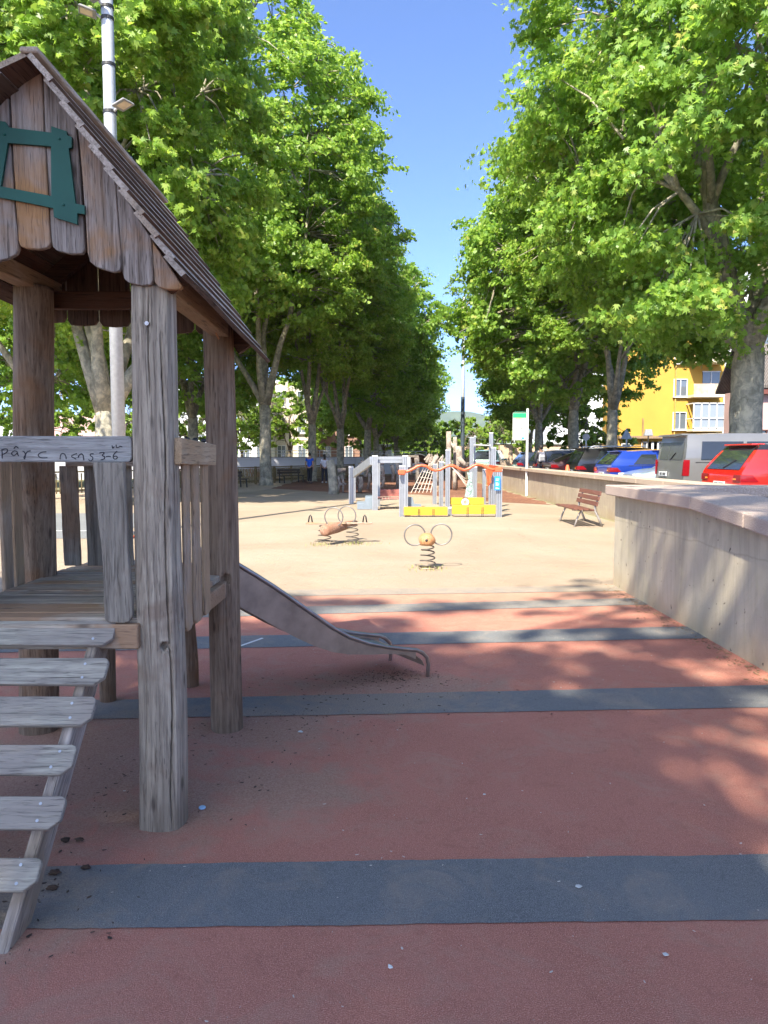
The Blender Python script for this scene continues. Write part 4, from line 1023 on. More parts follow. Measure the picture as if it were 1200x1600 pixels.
# sign on pole
sg = thing('park_sign', (5.45, 29.2, 0), 'white park rules board with green header on a white pole by the wall', 'sign')
D = 29.2; m = MB(); a = P(823.5, 700, D); m.box((a.x, D, 1.72), (.085, .085, 3.44)); m.build('pole', white_paint, sg, bevel=.01)
x0 = P(801, 660, D).x; x1 = P(821.5, 660, D).x; zt_, zb = P(810, 645, D).z, P(810, 688, D).z
m = MB(); m.box(((x0 + x1) / 2, D - .01, (zt_ + zb) / 2), (x1 - x0, .05, zt_ - zb)); pn = m.build('sign_panel', plain('sign_face', (.42, .43, .40), .6, 0, .03), sg, bevel=.006)
hh = P(810, 652.5, D).z
m = MB(); m.box(((x0 + x1) / 2, D - .038, (zt_ + hh) / 2 - .008), (x1 - x0 - .01, .006, zt_ - hh - .01)); m.build('header', sign_green, pn)
m = MB(); m.box(((x0 + x1) / 2 - .03, D - .038, hh - .022), ((x1 - x0) * .5, .006, .026)); m.build('header_band', sign_lime, pn)
m = MB(); rnd = random.Random(2)
for cx in (.28, .66):
    for j in range(6):
        z = hh - .13 - j * .145; m.box((x0 + (x1 - x0) * cx, D - .037, z), (.07 + rnd.uniform(0, .04), .004, .028)); m.box((x0 + (x1 - x0) * cx, D - .037, z - .045), (.05 + rnd.uniform(0, .04), .004, .012))
m.build('pictograms', sign_grey, pn)
m = MB(); m.box((x1 - .11, D - .037, zb + .08), (.09, .004, .07)); m.build('blue_mark', blue_sign, pn)
m = MB(); m.box((x0 + .3, D, zt_ + .035), (x1 - x0 - .04, .07, .04)); m.build('sign_cap', plain('dark_green', (.01, .08, .04)), sg)

# log climbing structure with nets far behind
lg = thing('log_climbing_frame', (3.2, 35, 0), 'log climbing frame with leaning poles and rope nets behind the orange rail', 'climbing frame')
greylog = bark_mat('grey_log', (.20, .165, .13), (.28, .23, .19), (.36, .31, .26))
def lpole(a, b, r, d0, d1=None, nm='pole'):
    m = MB(); m.tube([P(*a, d0), P(*b, d1 or d0)], [r, r * .9], 10); return m.build(nm, greylog, lg, smooth=True)
DD = 34.5
for a, b, r, d in (((702, 764), (701, 674), .13, 35), ((712, 766), (711, 683), .11, 36), ((718, 745), (717, 697), .16, 35), ((703, 690), (728, 728), .07, 35), ((716, 715), (730, 730), .12, 34.5), ((711, 765), (710, 735), .10, 34.2), ((683, 765), (681, 728), .12, 34), ((671, 735), (683, 712), .12, 34)):
    lpole(a, b, r, d)
m = MB()
for k in range(6):
    a = P(664 + k * 3.4, 727 + k * 1.2, 33.5); b = P(641 + k * 6.2, 772.5, 31.5 + k * .1); m.tube([a, b], .016, 5)
for j in range(1, 5):
    t_ = j / 5; m.tube([P(664 + k * 3.4 + (641 + k * 6.2 - 664 - k * 3.4) * t_, 727 + k * 1.2 + (772.5 - 727 - k * 1.2) * t_, 33.5 - 2 * t_) for k in range(6)], .013, 5)
m.build('rope_net', rope_m, lg)
m = MB()
for k in range(4): m.tube([P(703 + k * 2, 727 + k * 2, 33), P(727 + k * 1.4, 748 + k * 5, 33)], .014, 5)
for j in range(1, 4): m.tube([P(703 + k * 2 + (24 - .6 * k) * j / 4, 727 + k * 2 + (21 + 3 * k) * j / 4, 33) for k in range(4)], .012, 5)
for k in range(5): m.tube([P(672 + k * 6, 712 + abs(k - 2) * 1.5, 34), P(670 + k * 7, 728, 34)], .03, 5)
m.build('rope_net', rope_m, lg)
m = MB(); rnd = random.Random(9)
for k in range(14): x = 668 + rnd.uniform(0, 26); m.tube([P(x, 708 + rnd.uniform(0, 6), 34), P(x + rnd.uniform(-7, 7), 718 + rnd.uniform(0, 10), 34)], rnd.uniform(.03, .08), 6)
m.build('crossed_logs', greylog, lg)
bar(lg, P(680, 768, 33), P(690, 768, 33), .4, .5, wz, 'tree_block')
m = MB(); m.box(P(605, 771, 29.5), (1.05, .5, .32)); tag(m.build('red_block_seat', plain('brick_red', (.28, .09, .07), .8, 0, .2), bevel=.02), 'low brick red block seat beyond the grey bridge', 'seat')

# rustic log pieces on the woodchips
m = MB(); g = G(521, 772); m.tube([g + Vector((.02, 0, -.1)), g + Vector((0, 0, .3)), g + Vector((-.05, 0, .8)), g + Vector((-.12, 0, 1.42))], [.24, .20, .18, .17], 14)
tag(m.build('tree_stump', plane_bark, smooth=True), 'tall pale tree stump standing beside the grey sloped handrail', 'stump')
rk = thing('log_trail', (-.2, 32, 0), 'rustic log trail of crooked grey posts and beams behind the grey bridge', 'play frame')
def rlog(a, b, r, d0, d1=None): m = MB(); p, q = P(*a, d0), P(*b, d1 or d0); mid = p.lerp(q, .5) + Vector((.05, 0, .04)); m.tube([p, mid, q], [r, r * .9, r * .85], 9); m.build('log', greylog, rk, smooth=True)
for a in (((529, 744), (529, 768), .06, 32), ((534, 742), (536, 770), .05, 32), ((528, 736), (540, 735), .10, 32), ((530, 757), (541, 757), .06, 32), ((563, 745), (562, 769), .11, 31.5), ((555, 752), (566, 720), .08, 31.5), ((573, 728), (571, 745), .08, 32), ((595, 728), (598, 748), .10, 32.5), ((598, 745), (597, 762), .09, 32.5), ((560, 726), (600, 724), .07, 33), ((547, 735), (560, 760), .05, 32),
          ((577, 740), (575, 764), .08, 34), ((612, 726), (614, 752), .09, 35), ((620, 715), (621, 765), .10, 36), ((604, 715), (654, 714), .08, 36), ((651, 715), (651, 765), .12, 36), ((640, 718), (642, 742), .09, 37)): rlog(*a)
# dark tarpaulin/net roof piece
m = MB(); vs = []
for i in range(9):
    for j in range(5):
        p = P(636 + i * 4.5, 722 - 12 * math.sin(i / 8 * 3.1) ** .7 + j * 3, 37 + j * .5); vs.append(p)
m.add(vs, [(i * 5 + j, i * 5 + j + 1, i * 5 + j + 6, i * 5 + j + 5) for i in range(8) for j in range(4)])
o_ = m.build('shade_net', plain('shade_net', (.06, .06, .055), .9), rk, smooth=True)
md = o_.modifiers.new('s', 'SOLIDIFY'); md.thickness = .03
# small green hut
gh = thing('play_hut', (6.0, 48, 0), 'small green play hut with dark arched roof before the stone wall', 'playhouse')
d = 47; m = MB(); q = [(744, 718), (752, 712), (762, 709), (774, 712), (786, 720), (787, 722), (774, 716), (762, 713), (752, 716), (745, 721)]
m.prism([P(x, y, d) for x, y in q], (0, 2.0, 0)); m.build('roof', plain('hut_roof', (.04, .035, .03), .8), gh)
m = MB(); m.prism([P(x, y, d + .3) for x, y in ((747, 745), (747, 722), (762, 714), (785, 722), (785, 745))], (0, 1.5, 0)); m.build('wall', plain('hut_wall', (.20, .32, .20), .7, 0, .4, 6), gh)
m = MB()
for k in range(8): m.box(P(750 + k * 4.5, 724, d + .27), (.07, .03, .5))
m.build('plank_trim', plain('hut_trim', (.32, .22, .15), .7, 0, .3), gh)

# ------------------------------------------------------------------ left fence, white wall
def picket_fence(pts, H, label, group=None):
    t = thing('picket_fence', pts[0], label, 'fence', group); m = MB(); mp = MB(); mr = MB(); fw = plain('fence_wood', (.19, .14, .06), .8, 0, .2)
    for a, b in zip(pts[:-1], pts[1:]):
        a = Vector(a); b = Vector(b); L = (b - a).length; n = int(L / .16)
        for i in range(n): p = a.lerp(b, (i + .5) / n); m.beam(p + Vector((0, 0, .08)), p + Vector((0, 0, H - .06)), .055, .03, (b - a).normalized())
        k = max(1, int(L / 2.0))
        for i in range(k + 1): p = a.lerp(b, i / k); mp.beam(p, p + Vector((0, 0, H + .05)), .10, .10, (b - a).normalized())
        mr.beam(a + Vector((0, 0, H)), b + Vector((0, 0, H)), .10, .06); mr.beam(a + Vector((0, 0, .2)), b + Vector((0, 0, .2)), .04, .07)
    o = m.build('pickets', fw, t); mp.build('fence_posts', fw, t); mr.build('fence_rails', fw, t)
picket_fence([(-15, 26.0, 0), (-10.2, 33.5, 0), (-7.9, 39.2, 0), (-4.2, 49.5, 0), (-2.2, 54, 0)], .95, 'low brown picket fence running along the left side of the sand')
ww = thing('boundary_wall', (-10, 58, 0), 'long low white wall topped by a metal railing beyond the picket fence', 'wall')
m = MB(); wp = [(-34, 41), (-12, 55.5), (-2.5, 62), (4, 70)]
for a, b in zip(wp[:-1], wp[1:]): m.beam((a[0], a[1], .70), (b[0], b[1], .70), .3, 1.5)
m.build('wall_body', plain('white_render', (.62, .62, .66), .8, 0, .07, .6), ww)
m = MB(); mcap = MB()
for a, b in zip(wp[:-1], wp[1:]):
    A = Vector((*a, 0)); B = Vector((*b, 0)); L = (B - A).length; mcap.beam(A + Vector((0, 0, 1.475)), B + Vector((0, 0, 1.475)), .4, .05)
    for z in (2.0, 1.75): m.beam(A + Vector((0, 0, z)), B + Vector((0, 0, z)), .04, .04)
    for i in range(int(L / 1.5) + 1): p = A.lerp(B, i / max(1, int(L / 1.5))); m.beam(p + Vector((0, 0, 1.45)), p + Vector((0, 0, 2.0)), .05, .05)
m.build('railing', galv, ww); mcap.build('coping', plain('grey_cap', (.25, .25, .27)), ww)
# weeds / dry plants along the white wall
for i, x in enumerate(np.linspace(-15.5, -3.0, 12)):
    y = 55.5 + (x + 12) * .684 - 1.6 if x > -12 else 55.5 + (x + 12) * .66 - 1.6
    m = tuft('x', (x, y, 0), 40, .9, None, .35, i + 20, wd=.02); tag(m.build('flowering_plant' if i % 2 else 'dry_plant', plain('pinkish_flower', (.50, .22, .15), .8, 0, .3) if i % 2 else plain('dry_stalk', (.30, .25, .12), .8)), ('reddish plant at the white wall foot, %s of its kind from the left' if i % 2 else 'stalky green plant at the white wall foot, %s of its kind from the left') % ('first', 'second', 'third', 'fourth', 'fifth', 'sixth')[i // 2], 'plant', 'reddish plants at the white wall' if i % 2 else 'stalky plants at the white wall')

# ------------------------------------------------------------------ buildings
def facade(name, label, c, size, rz, wallm, wins, roof=None, extras=None, cat='building', group=None):
    """c: centre of the front foot, size (w, depth, h); wins: (u, z, w, h, frame) on the front face (-y)"""
    t = thing(name, (0, 0, 0), label, cat, group); w_, dp, h = size; m = MB(); m.box((0, dp / 2, h / 2), (w_, dp, h)); m.build('wall', wallm, t)
    for (u, z, a, b_, fm) in wins:
        m = MB(); th = .07
        for (cx, cz, sx, sz) in ((0, b_ / 2, a, th), (0, -b_ / 2, a, th), (-a / 2, 0, th, b_ + th), (a / 2, 0, th, b_ + th), (0, 0, .05, b_)): m.box((u + cx, -.05, z + cz), (sx, .12, sz))
        f = m.build('window', fm or white_paint, t)
        m = MB(); m.box((u, -.012, z), (a - .05, .02, b_ - .05)); m.build('pane', glass_b, f)
        m = MB(); m.box((u, -.12, z - b_ / 2 - .08), (a + .2, .26, .06)); m.build('sill', white_paint, f)
    if roof:
        m = MB(); hr, ov, rm = roof; x = w_ / 2 + ov
        m.prism([(-x, -ov, h), (-x, dp / 2, h + hr), (-x, dp + ov, h), (-x, dp + ov, h + .18), (-x, dp / 2, h + hr + .18), (-x, -ov, h + .18)], (2 * x, 0, 0)); m.build('roof', rm, t)
    if extras: extras(t)
    t.location = c; t.rotation_euler = (0, 0, rz); return t
yellow_w = plain('yellow_render', (.47, .27, .04), .85, 0, .06, .4); cream = plain('cream_trim', (.72, .62, .42), .8)
pinkw = plain('pink_render', (.50, .33, .30), .85, 0, .08, .5); whitew = plain('white_render_far', (.62, .64, .66), .85, 0, .05, .4)
def tile_mat():
    m = NT('roof_tiles'); v = m.coord(rnd=False); wv_ = m.n('ShaderNodeTexWave', inp={'Vector': v, 'Scale': 3.0, 'Distortion': .6}); wv_.bands_direction = 'X'
    nz = m.noise(v, 3, 4); c = m.ramp(m.math('ADD', m.math('MULTIPLY', wv_.outputs[1], .5), m.math('MULTIPLY', nz, .5)), [(.3, (.07, .06, .055)), (.7, (.22, .19, .165))]); m.bump(wv_.outputs[1], .8, .08); return m.fin(c, .9)
tiles = tile_mat()
YD = 66.0
ux = lambda px, d=YD: P(px, 700, d).x
yc = (ux(966) + ux(1128)) / 2
def yx(t):
    # balconies (stacked), the first one glazed in
    cx = ux(1095) - yc; bw = ux(1119) - ux(1070)
    for k in range(5):
        z0 = P(1095, 678, YD).z + k * 2.95
        m = MB(); m.box((cx, -.75, z0), (bw, 1.5, .22)); slab = m.build('balcony', cream, t)
        if k == 0 or k == 3:
            m = MB()
            for i in range(5): m.box((cx - bw / 2 + .05 + i * (bw - .1) / 4, -1.46, z0 + 1.2), (.09, .08, 2.3))
            for z in (.15, 1.0, 2.3): m.box((cx, -1.46, z0 + z), (bw, .08, .09))
            for s in (-1, 1): m.box((cx + s * bw / 2, -.75, z0 + 2.3), (.08, 1.4, .09)); m.box((cx + s * bw / 2, -.75, z0 + 1.0), (.08, 1.4, .07))
            m.build('glazing_frame', white_paint, slab)
            m = MB(); m.box((cx, -1.40, z0 + 1.25), (bw - .12, .02, 2.2)); m.build('glazing', NT('bright_glazing').fin((.20, .23, .26), .12, 0, .8), slab)
        else:
            m = MB(); m.box((cx, -1.46, z0 + .55), (bw, .06, .95)); m.build('parapet', plain('stone_parapet', (.55, .42, .28), .8, 0, .2, 2), slab)
            m = MB()
            for i in range(9): m.box((cx - bw * .05 + i * .06, -1.51, z0 + .55), (.02, .02, .9))
            m.build('balcony_bars', white_paint, slab)
        m = MB(); m.box((cx + .25 * bw, -.03, z0 + 1.15), (1.5, .06, 2.1)); m.build('balcony_door', glass_b, slab)
        m = MB(); m.box((cx + .25 * bw, -.06, z0 + 2.22), (1.6, .1, .08)); m.box((cx + .25 * bw, -.07, z0 + 1.15), (.07, .06, 2.1)); m.build('door_frame', white_paint, slab)
    m = MB(); m.box((ux(1003) - yc, -.09, 2.1), (.1, .12, 5.0)); m.build('drainpipe', plain('pipe', (.25, .17, .08)), t)
    m = MB(); m.box((ux(1052) - yc, -.09, 6.0), (.11, .12, 15)); m.build('drainpipe', plain('pipe2', (.45, .28, .06)), t)
    m = MB(); m.box((0, -.2, P(1095, 686, YD).z - .15), (ux(1128) - ux(966) + .1, .5, .22)); m.build('ledge', plain('brown_ledge', (.25, .17, .10)), t)
wins = []
for k in range(5): wins.append((ux(1060) - yc, P(1060, 663, YD).z + k * 2.9, 1.15, 1.5, None))
for px in (1010, 1019, 1028): wins.append((ux(px) - yc, 1.75, .9, 1.5, None))
wins.append((ux(978) - yc, 1.7, .8, 1.3, None))
facade('apartment_building', 'bright yellow apartment building with stacked cream balconies behind the silver van', (yc, YD, .3), (ux(1128) - ux(966), 5, 17), 0, yellow_w, wins, extras=yx)
PD = 47.0; HX0 = 23.3; HX1 = 31.0; pcx = (HX0 + HX1) / 2
facade('terraced_house', 'pink rendered house with dark tiled roof at the right edge behind the thick plane trunk', (pcx, PD, .3), (HX1 - HX0, 4, P(1160, 607, PD).z - .3), 0, pinkw, [(P(1196, 700, PD).x - pcx, 2.1, .9, 1.6, plain('dark_frame', (.08, .03, .02)))], roof=(2.9, .45, tiles),
       extras=lambda t: (lambda m: m.box((0, -.2, P(1160, 609, PD).z - .45), (HX1 - HX0 + .2, .45, .28)) and m.build('eaves_board', plain('eaves_red', (.14, .045, .035), .8), t))(MB()))
facade('apartment_building', 'pale blue white apartment block above the dark tiled roof at the right edge', (39, 80, .3), (13, 12, 21), 0, whitew, [(-4.5 + 3 * i, 2 + 3 * k, 1.6, 1.7, None) for i in range(4) for k in range(6)])
facade('apartment_building', 'grey white block showing between the tree crowns above the yellow building', (27, 92, .3), (14, 10, 30), 0, whitew, [(-5 + 3.2 * i, 14 + 3 * k, 1.6, 1.7, None) for i in range(4) for k in range(5)])
# left background houses
house_d = 74
def lx(px, d): return P(px, 700, d).x
specs = [('townhouse', 'pale grey townhouse with dark doorways beyond the white wall, behind the right playhouse post', 372, 420, 70, whitew, 8), ('townhouse', 'cream townhouse beyond the white wall left of the person in blue', 424, 488, 74, plain('cream_render', (.55, .48, .38), .85), 9),
         ('townhouse', 'brown brick townhouse beyond the white wall behind the person in white', 494, 562, 80, plain('brown_brick', (.26, .15, .11), .85, 0, .15, 1), 8), ('townhouse', 'low white building right of the brown brick townhouse', 566, 612, 84, plain('white_flat', (.72, .72, .72), .8), 2.9),
         ('townhouse', 'pinkish townhouse seen through the playhouse beside the floodlight mast', 60, 150, 62, pinkw, 5), ('townhouse', 'grey townhouse seen between the two right playhouse posts', 255, 330, 72, whitew, 8), ('townhouse', 'white low house at the far left edge behind the deck rail', -60, 40, 66, whitew, 5)]
for nm, lab, a, b, d, mt, h in specs:
    w_ = lx(b, d) - lx(a, d); n = max(2, int(w_ / 1.6)); wn = [(-w_ / 2 + (i + .5) * w_ / n, z, .8, 1.5 if z > 2 else 2.0, None) for i in range(n) for z in (1.6, 4.6, 7.2) if z + 1 < h]
    facade(nm, lab, ((lx(a, d) + lx(b, d)) / 2, d, 0), (w_, 8, h), 0, mt, wn)
m = MB()
# stone wall with balustrade behind the car park
sw = thing('stone_wall', (12, 84, 0), 'distant tan stone wall with pale balustrade at the end of the car park', 'wall')
m_ = NT('rubble_stone'); v = m_.coord(rnd=False); vo = m_.n('ShaderNodeTexVoronoi', inp={'Vector': v, 'Scale': 1.6}); cc = m_.mix(m_.noise(v, 4, 4), (.40, .28, .18), (.62, .48, .34)); cc = m_.mix(m_.math('MULTIPLY', vo.outputs[1], .4), cc, (.5, .36, .25)); stone = m_.fin(cc, .9)
d = 82; zt_ = P(850, 694, d).z; z2_ = P(850, 687, d).z
m.box(((lx(722, d) + lx(960, d)) / 2, d + .5, zt_ / 2), (lx(960, d) - lx(722, d), 1, zt_)); m.box((lx(790, 70), 70, zt_ * .45), (1.2, 1.0, zt_ * .9)); m.build('wall_body', stone, sw)
m = MB(); m.box(((lx(722, d) + lx(960, d)) / 2, d + .4, zt_ + .06), (lx(960, d) - lx(722, d), 1.3, .12)); m.box(((lx(722, d) + lx(960, d)) / 2, d + .5, z2_), (lx(960, d) - lx(722, d), .12, .12))
x = lx(722, d)
while x < lx(960, d): m.box((x, d + .5, (zt_ + z2_) / 2), (.12, .12, z2_ - zt_)); x += .45
m.build('balustrade', plain('pale_balustrade', (.50, .58, .56), .8), sw)
# warning sign back
for (px, d, lab) in ((993, 36, 'grey back of a triangular road sign left of the yellow building'),):
    t = thing('road_sign', (lx(px - 6, d), d, .33), lab, 'sign'); c = P(979, 680, d); m = MB(); m.box((c.x, d, c.z / 2 + .2), (.06, .06, c.z)); m.build('pole', galv, t)
    m = MB(); m.prism([P(970, 686, d - .05), P(988, 686, d - .05), P(979, 669, d - .05)], (0, .02, 0)); m.build('sign_plate', plain('sign_back', (.28, .33, .38), .5), t)
t = thing('wall_lamp_box', (lx(1013, 64), 64, 0), 'grey lantern on a bracket pole in front of the yellow building', 'lamp'); m = MB(); c = P(1013, 676, 64); m.box((c.x, 64, c.z / 2), (.08, .08, c.z)); m.build('pole', dark_metal, t); m = MB(); m.box(c, (.75, .4, .55), None, .7); m.build('lantern', plain('lantern_grey', (.25, .26, .28)), t, bevel=.03)
m = MB()
t = thing('parking_mirror', (11.3, 38.6, .33), 'small round sign beside the plane tree behind the black estate car', 'sign'); c = P(916, 683, 34); t.location = (c.x, 34, .33)
m.tube([c, c + Vector((0, .04, 0))], .16, 20); m.build('sign_plate', plain('grey_disc', (.3, .3, .32)), t); m = MB(); m.box((c.x, 34.03, c.z / 2 + .15), (.05, .05, c.z - .35)); m.build('pole', galv, t)

# ================================================================== CARS
def make_car(name, label, L, W_, Hh, kind, paint, group='cars parked nose in behind the wall', rear=True, cat='car'):
    """origin at the ground under the rear bumper centre; the car points along +x"""
    t = thing(name, (0, 0, 0), label, cat, group)
    if kind == 'van': belt, rs, nose, hood, ws0, ws1, tum = 1.12, .16, .95, .98, L - 1.15, L - 1.95, .90
    elif kind == 'estate': belt, rs, nose, hood, ws0, ws1, tum = .98, .42, .72, .90, L - 1.15, L - 2.0, .80
    elif kind == 'sedan': belt, rs, nose, hood, ws0, ws1, tum = .95, 1.25, .70, .86, L - 1.2, L - 2.05, .78
    else: belt, rs, nose, hood, ws0, ws1, tum = .97, .52, .72, .90, L - 1.0, L - 1.85, .80
    def xr(z):
        if kind == 'sedan':
            return .06 if z < .9 else .0
        if z <= .55: return .02 + .0
        if z <= belt: return .02 + .05 * (z - .55) / (belt - .55)
        return .07 + (rs - .07) * ((z - belt) / (Hh - belt)) ** 1.05
    def xf(z): return L - .02 - (.10 * max(0, (z - .5)) + .10 * max(0, .4 - z))
    def zt(x):
        if kind == 'sedan' and x < 1.35: 
            return .98 + (Hh - .98) * max(0, min(1, (x - .42) / .95)) ** .75 if x > .42 else .98
        if x < ws1: return Hh - .035 * ((x - (rs + ws1) / 2) / ((ws1 - rs) / 2)) ** 2 - (.0 if x > rs else .0)
        if x < ws0: t_ = (x - ws1) / (ws0 - ws1); return (Hh - .035) + (hood - Hh + .035) * (t_ ** 1.12)
        t_ = (x - ws0) / (L - ws0); return hood - (hood - nose) * t_ ** 1.8
    def hw(z, x):
        e = 1 - .10 * max(0, (x - L + .9) / .9) ** 2 - .06 * max(0, (.6 - x) / .6) ** 2
        if z <= belt: return W_ / 2 * (1 - .04 * ((belt - z) / belt) ** 1.5) * e
        return W_ / 2 * (1 - (1 - tum) * ((z - belt) / (Hh - belt)) ** 1.25) * e
    NU, body = 46, MB(); secs = []
    NV = 12
    for i in range(NU + 1):
        u = i / NU; sec = []
        xn = xr(.8) + (xf(.6) - xr(.8)) * u
        ztop = zt(max(xn, rs if kind != 'sedan' else 0)); ztop = max(ztop, .62)
        for k in range(NV + 1):
            s = k / NV; z = .20 + (ztop - .20) * s
            x = xr(min(z, Hh)) + (xf(z) - xr(min(z, Hh))) * u; y = hw(z, x)
            rc = .10 if z > belt * .9 else .0
            if s > .9: y -= .035
            sec.append((x, y, z))
        secs.append(sec)
    vs = []; row = 2 * (NV + 1) + 3
    for sec in secs:
        top = sec[-1]; r_ = [(x, -y, z) for x, y, z in sec] + [(top[0], -top[1] * .55, top[2] + .022), (top[0], 0, top[2] + .03), (top[0], top[1] * .55, top[2] + .022)] + [(x, y, z) for x, y, z in sec[::-1]]
        vs += r_
    fs = []
    for i in range(NU):
        for k in range(row - 1): a = i * row + k; fs.append((a, a + row, a + row + 1, a + 1))
    body.add(vs, fs); b0 = len(body.v)
    # end caps as ruled strips
    for end in (0, NU):
        for k in range((row - 1) // 2):
            a = end * row + k; b = end * row + k + 1; c = end * row + row - 2 - k; d_ = end * row + row - 1 - k
            body.f.append([a, b, c, d_] if end == 0 else [d_, c, b, a]); body.m.append(0)
    bo = body.build('body', paint, t, smooth=True)
    b = bmesh.new(); b.from_mesh(bo.data); bmesh.ops.remove_doubles(b, verts=b.verts, dist=1e-4); bmesh.ops.recalc_face_normals(b, faces=b.faces); b.to_mesh(bo.data); b.free()
    md = bo.modifiers.new('e', 'EDGE_SPLIT'); md.split_angle = R(38)
    def side_patch(nm, x0b, x0t, x1b, x1t, z0, z1, mat, sgn, off=.006, par=t):
        m = MB(); A, B = 10, 5; v_ = []
        for i in range(A + 1):
            for k in range(B + 1):
                s, q = i / A, k / B; z = z0 + (z1 - z0) * q; x = (x0b + (x0t - x0b) * q) * (1 - s) + (x1b + (x1t - x1b) * q) * s
                zz = min(z, zt(x) - .07) ; v_.append((x, sgn * (hw(zz, x) + off), zz))
        f_ = []
        for i in range(A):
            for k in range(B): a = i * (B + 1) + k; q = (a, a + B + 1, a + B + 2, a + 1); f_.append(q if sgn < 0 else q[::-1])
        m.add(v_, f_); return m.build(nm, mat, par, smooth=True)
    def rear_patch(nm, y0, y1, z0, z1, mat, off=.008, par=t, fw=1.0):
        m = MB(); v_ = []; A, B = 8, 5
        for i in range(A + 1):
            for k in range(B + 1):
                s, q = i / A, k / B; z = z0 + (z1 - z0) * q; y = (y0 + (y1 - y0) * s) * (1 - (1 - fw) * q); v_.append((xr(z) - off, y, z))
        m.add(v_, [(i * (B + 1) + k, i * (B + 1) + k + 1, (i + 1) * (B + 1) + k + 1, (i + 1) * (B + 1) + k) for i in range(A) for k in range(B)]); return m.build(nm, mat, par, smooth=True)
    for sgn in (-1, 1):
        if kind == 'van':
            side_patch('side_window', .42, .46, 1.42, 1.42, 1.17, 1.60, glass, sgn); side_patch('side_window', 1.50, 1.50, 2.45, 2.42, 1.17, 1.60, glass, sgn); side_patch('side_window', 2.53, 2.50, L - 1.35, L - 1.85, 1.15, 1.60, glass, sgn)
        else:
            zz1 = Hh - .13; xb = .75 if kind == 'hatch' else (.62 if kind == 'estate' else 1.25)
            side_patch('side_window', xb, xb + .28, xb + .75, xb + .72, belt + .03, zz1, glass, sgn) if kind != 'sedan' else None
            side_patch('side_window', xb + (.82 if kind != 'sedan' else 0), xb + .79, xb + 1.55, xb + 1.5, belt + .02, zz1, glass, sgn); side_patch('side_window', xb + 1.62, xb + 1.57, ws0 - .12, ws1 - .02, belt + .02, zz1, glass, sgn)
        zt0, zt1 = (.80, 1.12) if kind == 'van' else (.74, .90)
        m_in = .62 if kind != 'van' else .86
        if kind == 'van': tl = side_patch('tail_light', .02, .03, .16, .17, zt0, zt1 + .05, tail_m, sgn, .012)
        else: tl = side_patch('tail_light', .03, .04, .38, .26, zt0 + .03, zt1, tail_m, sgn, .012)
        y1_ = sgn * (W_ / 2 - .04); y0_ = sgn * W_ / 2 * m_in
        rear_patch('lens', min(y0_, y1_), max(y0_, y1_), zt0 + (.03 if kind != 'van' else 0), zt1, tail_m, .012, tl)
        if kind != 'van': rear_patch('indicator', sgn * W_ * .345 - .06, sgn * W_ * .345 + .06, zt0 + .06, zt0 + .09, orange_l, .016, tl)
        # headlight
        m = MB(); m.box((L - .16, sgn * (W_ / 2 - .25), nose - .02), (.30, .34, .14)); m.build('headlight', NT('lamp_clear').fin((.6, .62, .65), .1), t, bevel=.04, seg=2)
        for xw in (.82, L - .85):
            m = MB(); m.tube([(xw, sgn * (W_ / 2 - .21), .32), (xw, sgn * (W_ / 2 + .002), .32)], .32, 24); wh = m.build('wheel', tyre_m, t, bevel=.02)
            m = MB(); m.tube([(xw, sgn * (W_ / 2 - .1), .32), (xw, sgn * (W_ / 2 + .012), .32)], .205, 16); m.build('rim', rim_m, wh)
        m = MB(); m.box((ws0 - .32, sgn * (W_ / 2 + .09), belt + .06), (.12, .18, .13)); m.build('mirror', paint, t, bevel=.03, seg=2)
    for sgn in (-1, 1):
        for xs in ((1.45, 2.48) if kind == 'van' else (1.02 + (.2 if kind == 'sedan' else 0), 2.06)):
            side_patch('door_seam', xs, xs, xs + .012, xs + .012, .42, belt + .01, black_p, sgn, .004)
            m = MB(); m.box((xs + .16, sgn * (W_ / 2 + .008), belt - .14), (.17, .03, .028)); m.build('door_handle', paint, t, bevel=.006)
        side_patch('belt_trim', .6 if kind != 'van' else .3, .6 if kind != 'van' else .3, L - 1.1, L - 1.1, belt - .02, belt + .0, black_p, sgn, .004)
    if kind != 'sedan': rear_patch('tailgate_seam', -W_ * .40, W_ * .40, .60, .612, black_p, .006); m = MB(); m.beam((xr(belt + .05) - .02, 0, belt + .05), (xr(belt + .22) - .02, -.28, belt + .22), .014, .014); m.build('rear_wiper', black_p, t)
    if kind == 'van':
        rear_patch('rear_window', -W_ / 2 * .78, W_ / 2 * .78, 1.17, Hh - .2, NT('tinted_rear').fin((.07, .075, .075), .15, 0, .7), .008, fw=.95)
        m = MB(); m.box((.2, 0, Hh - .03), (.35, W_ * .80, .05)); m.build('spoiler', paint, t, bevel=.015)
    elif kind != 'sedan': 
        rear_patch('rear_window', -W_ / 2 * .80, W_ / 2 * .80, belt + .03, Hh - .10, glass, .008, fw=.86)
        m = MB(); m.box((rs - .02, 0, Hh - .035), (.26, W_ * .66, .035)); m.build('spoiler', paint, t, bevel=.012)
    else:
        m = MB(); v_ = []
        for i in range(7):
            for k in range(7):
                x = .5 + .78 * i / 6; y = (-.62 + 1.24 * k / 6) * (1 - .12 * i / 6); v_.append((x, y, zt(x) + .036))
        m.add(v_, [(i * 7 + k, i * 7 + 7 + k, i * 7 + 8 + k, i * 7 + k + 1) for i in range(6) for k in range(6)]); m.build('rear_window', glass, t, smooth=True)
    m = MB(); v_ = []
    for i in range(9):
        for k in range(9):
            x = ws1 + .06 + (ws0 - ws1 - .14) * i / 8; y = (-1 + 2 * k / 8) * (hw(zt(x), x) - .10); v_.append((x, y, zt(x) + .012 + .026 * (1 - abs(y / (W_ / 2)) ** 2)))
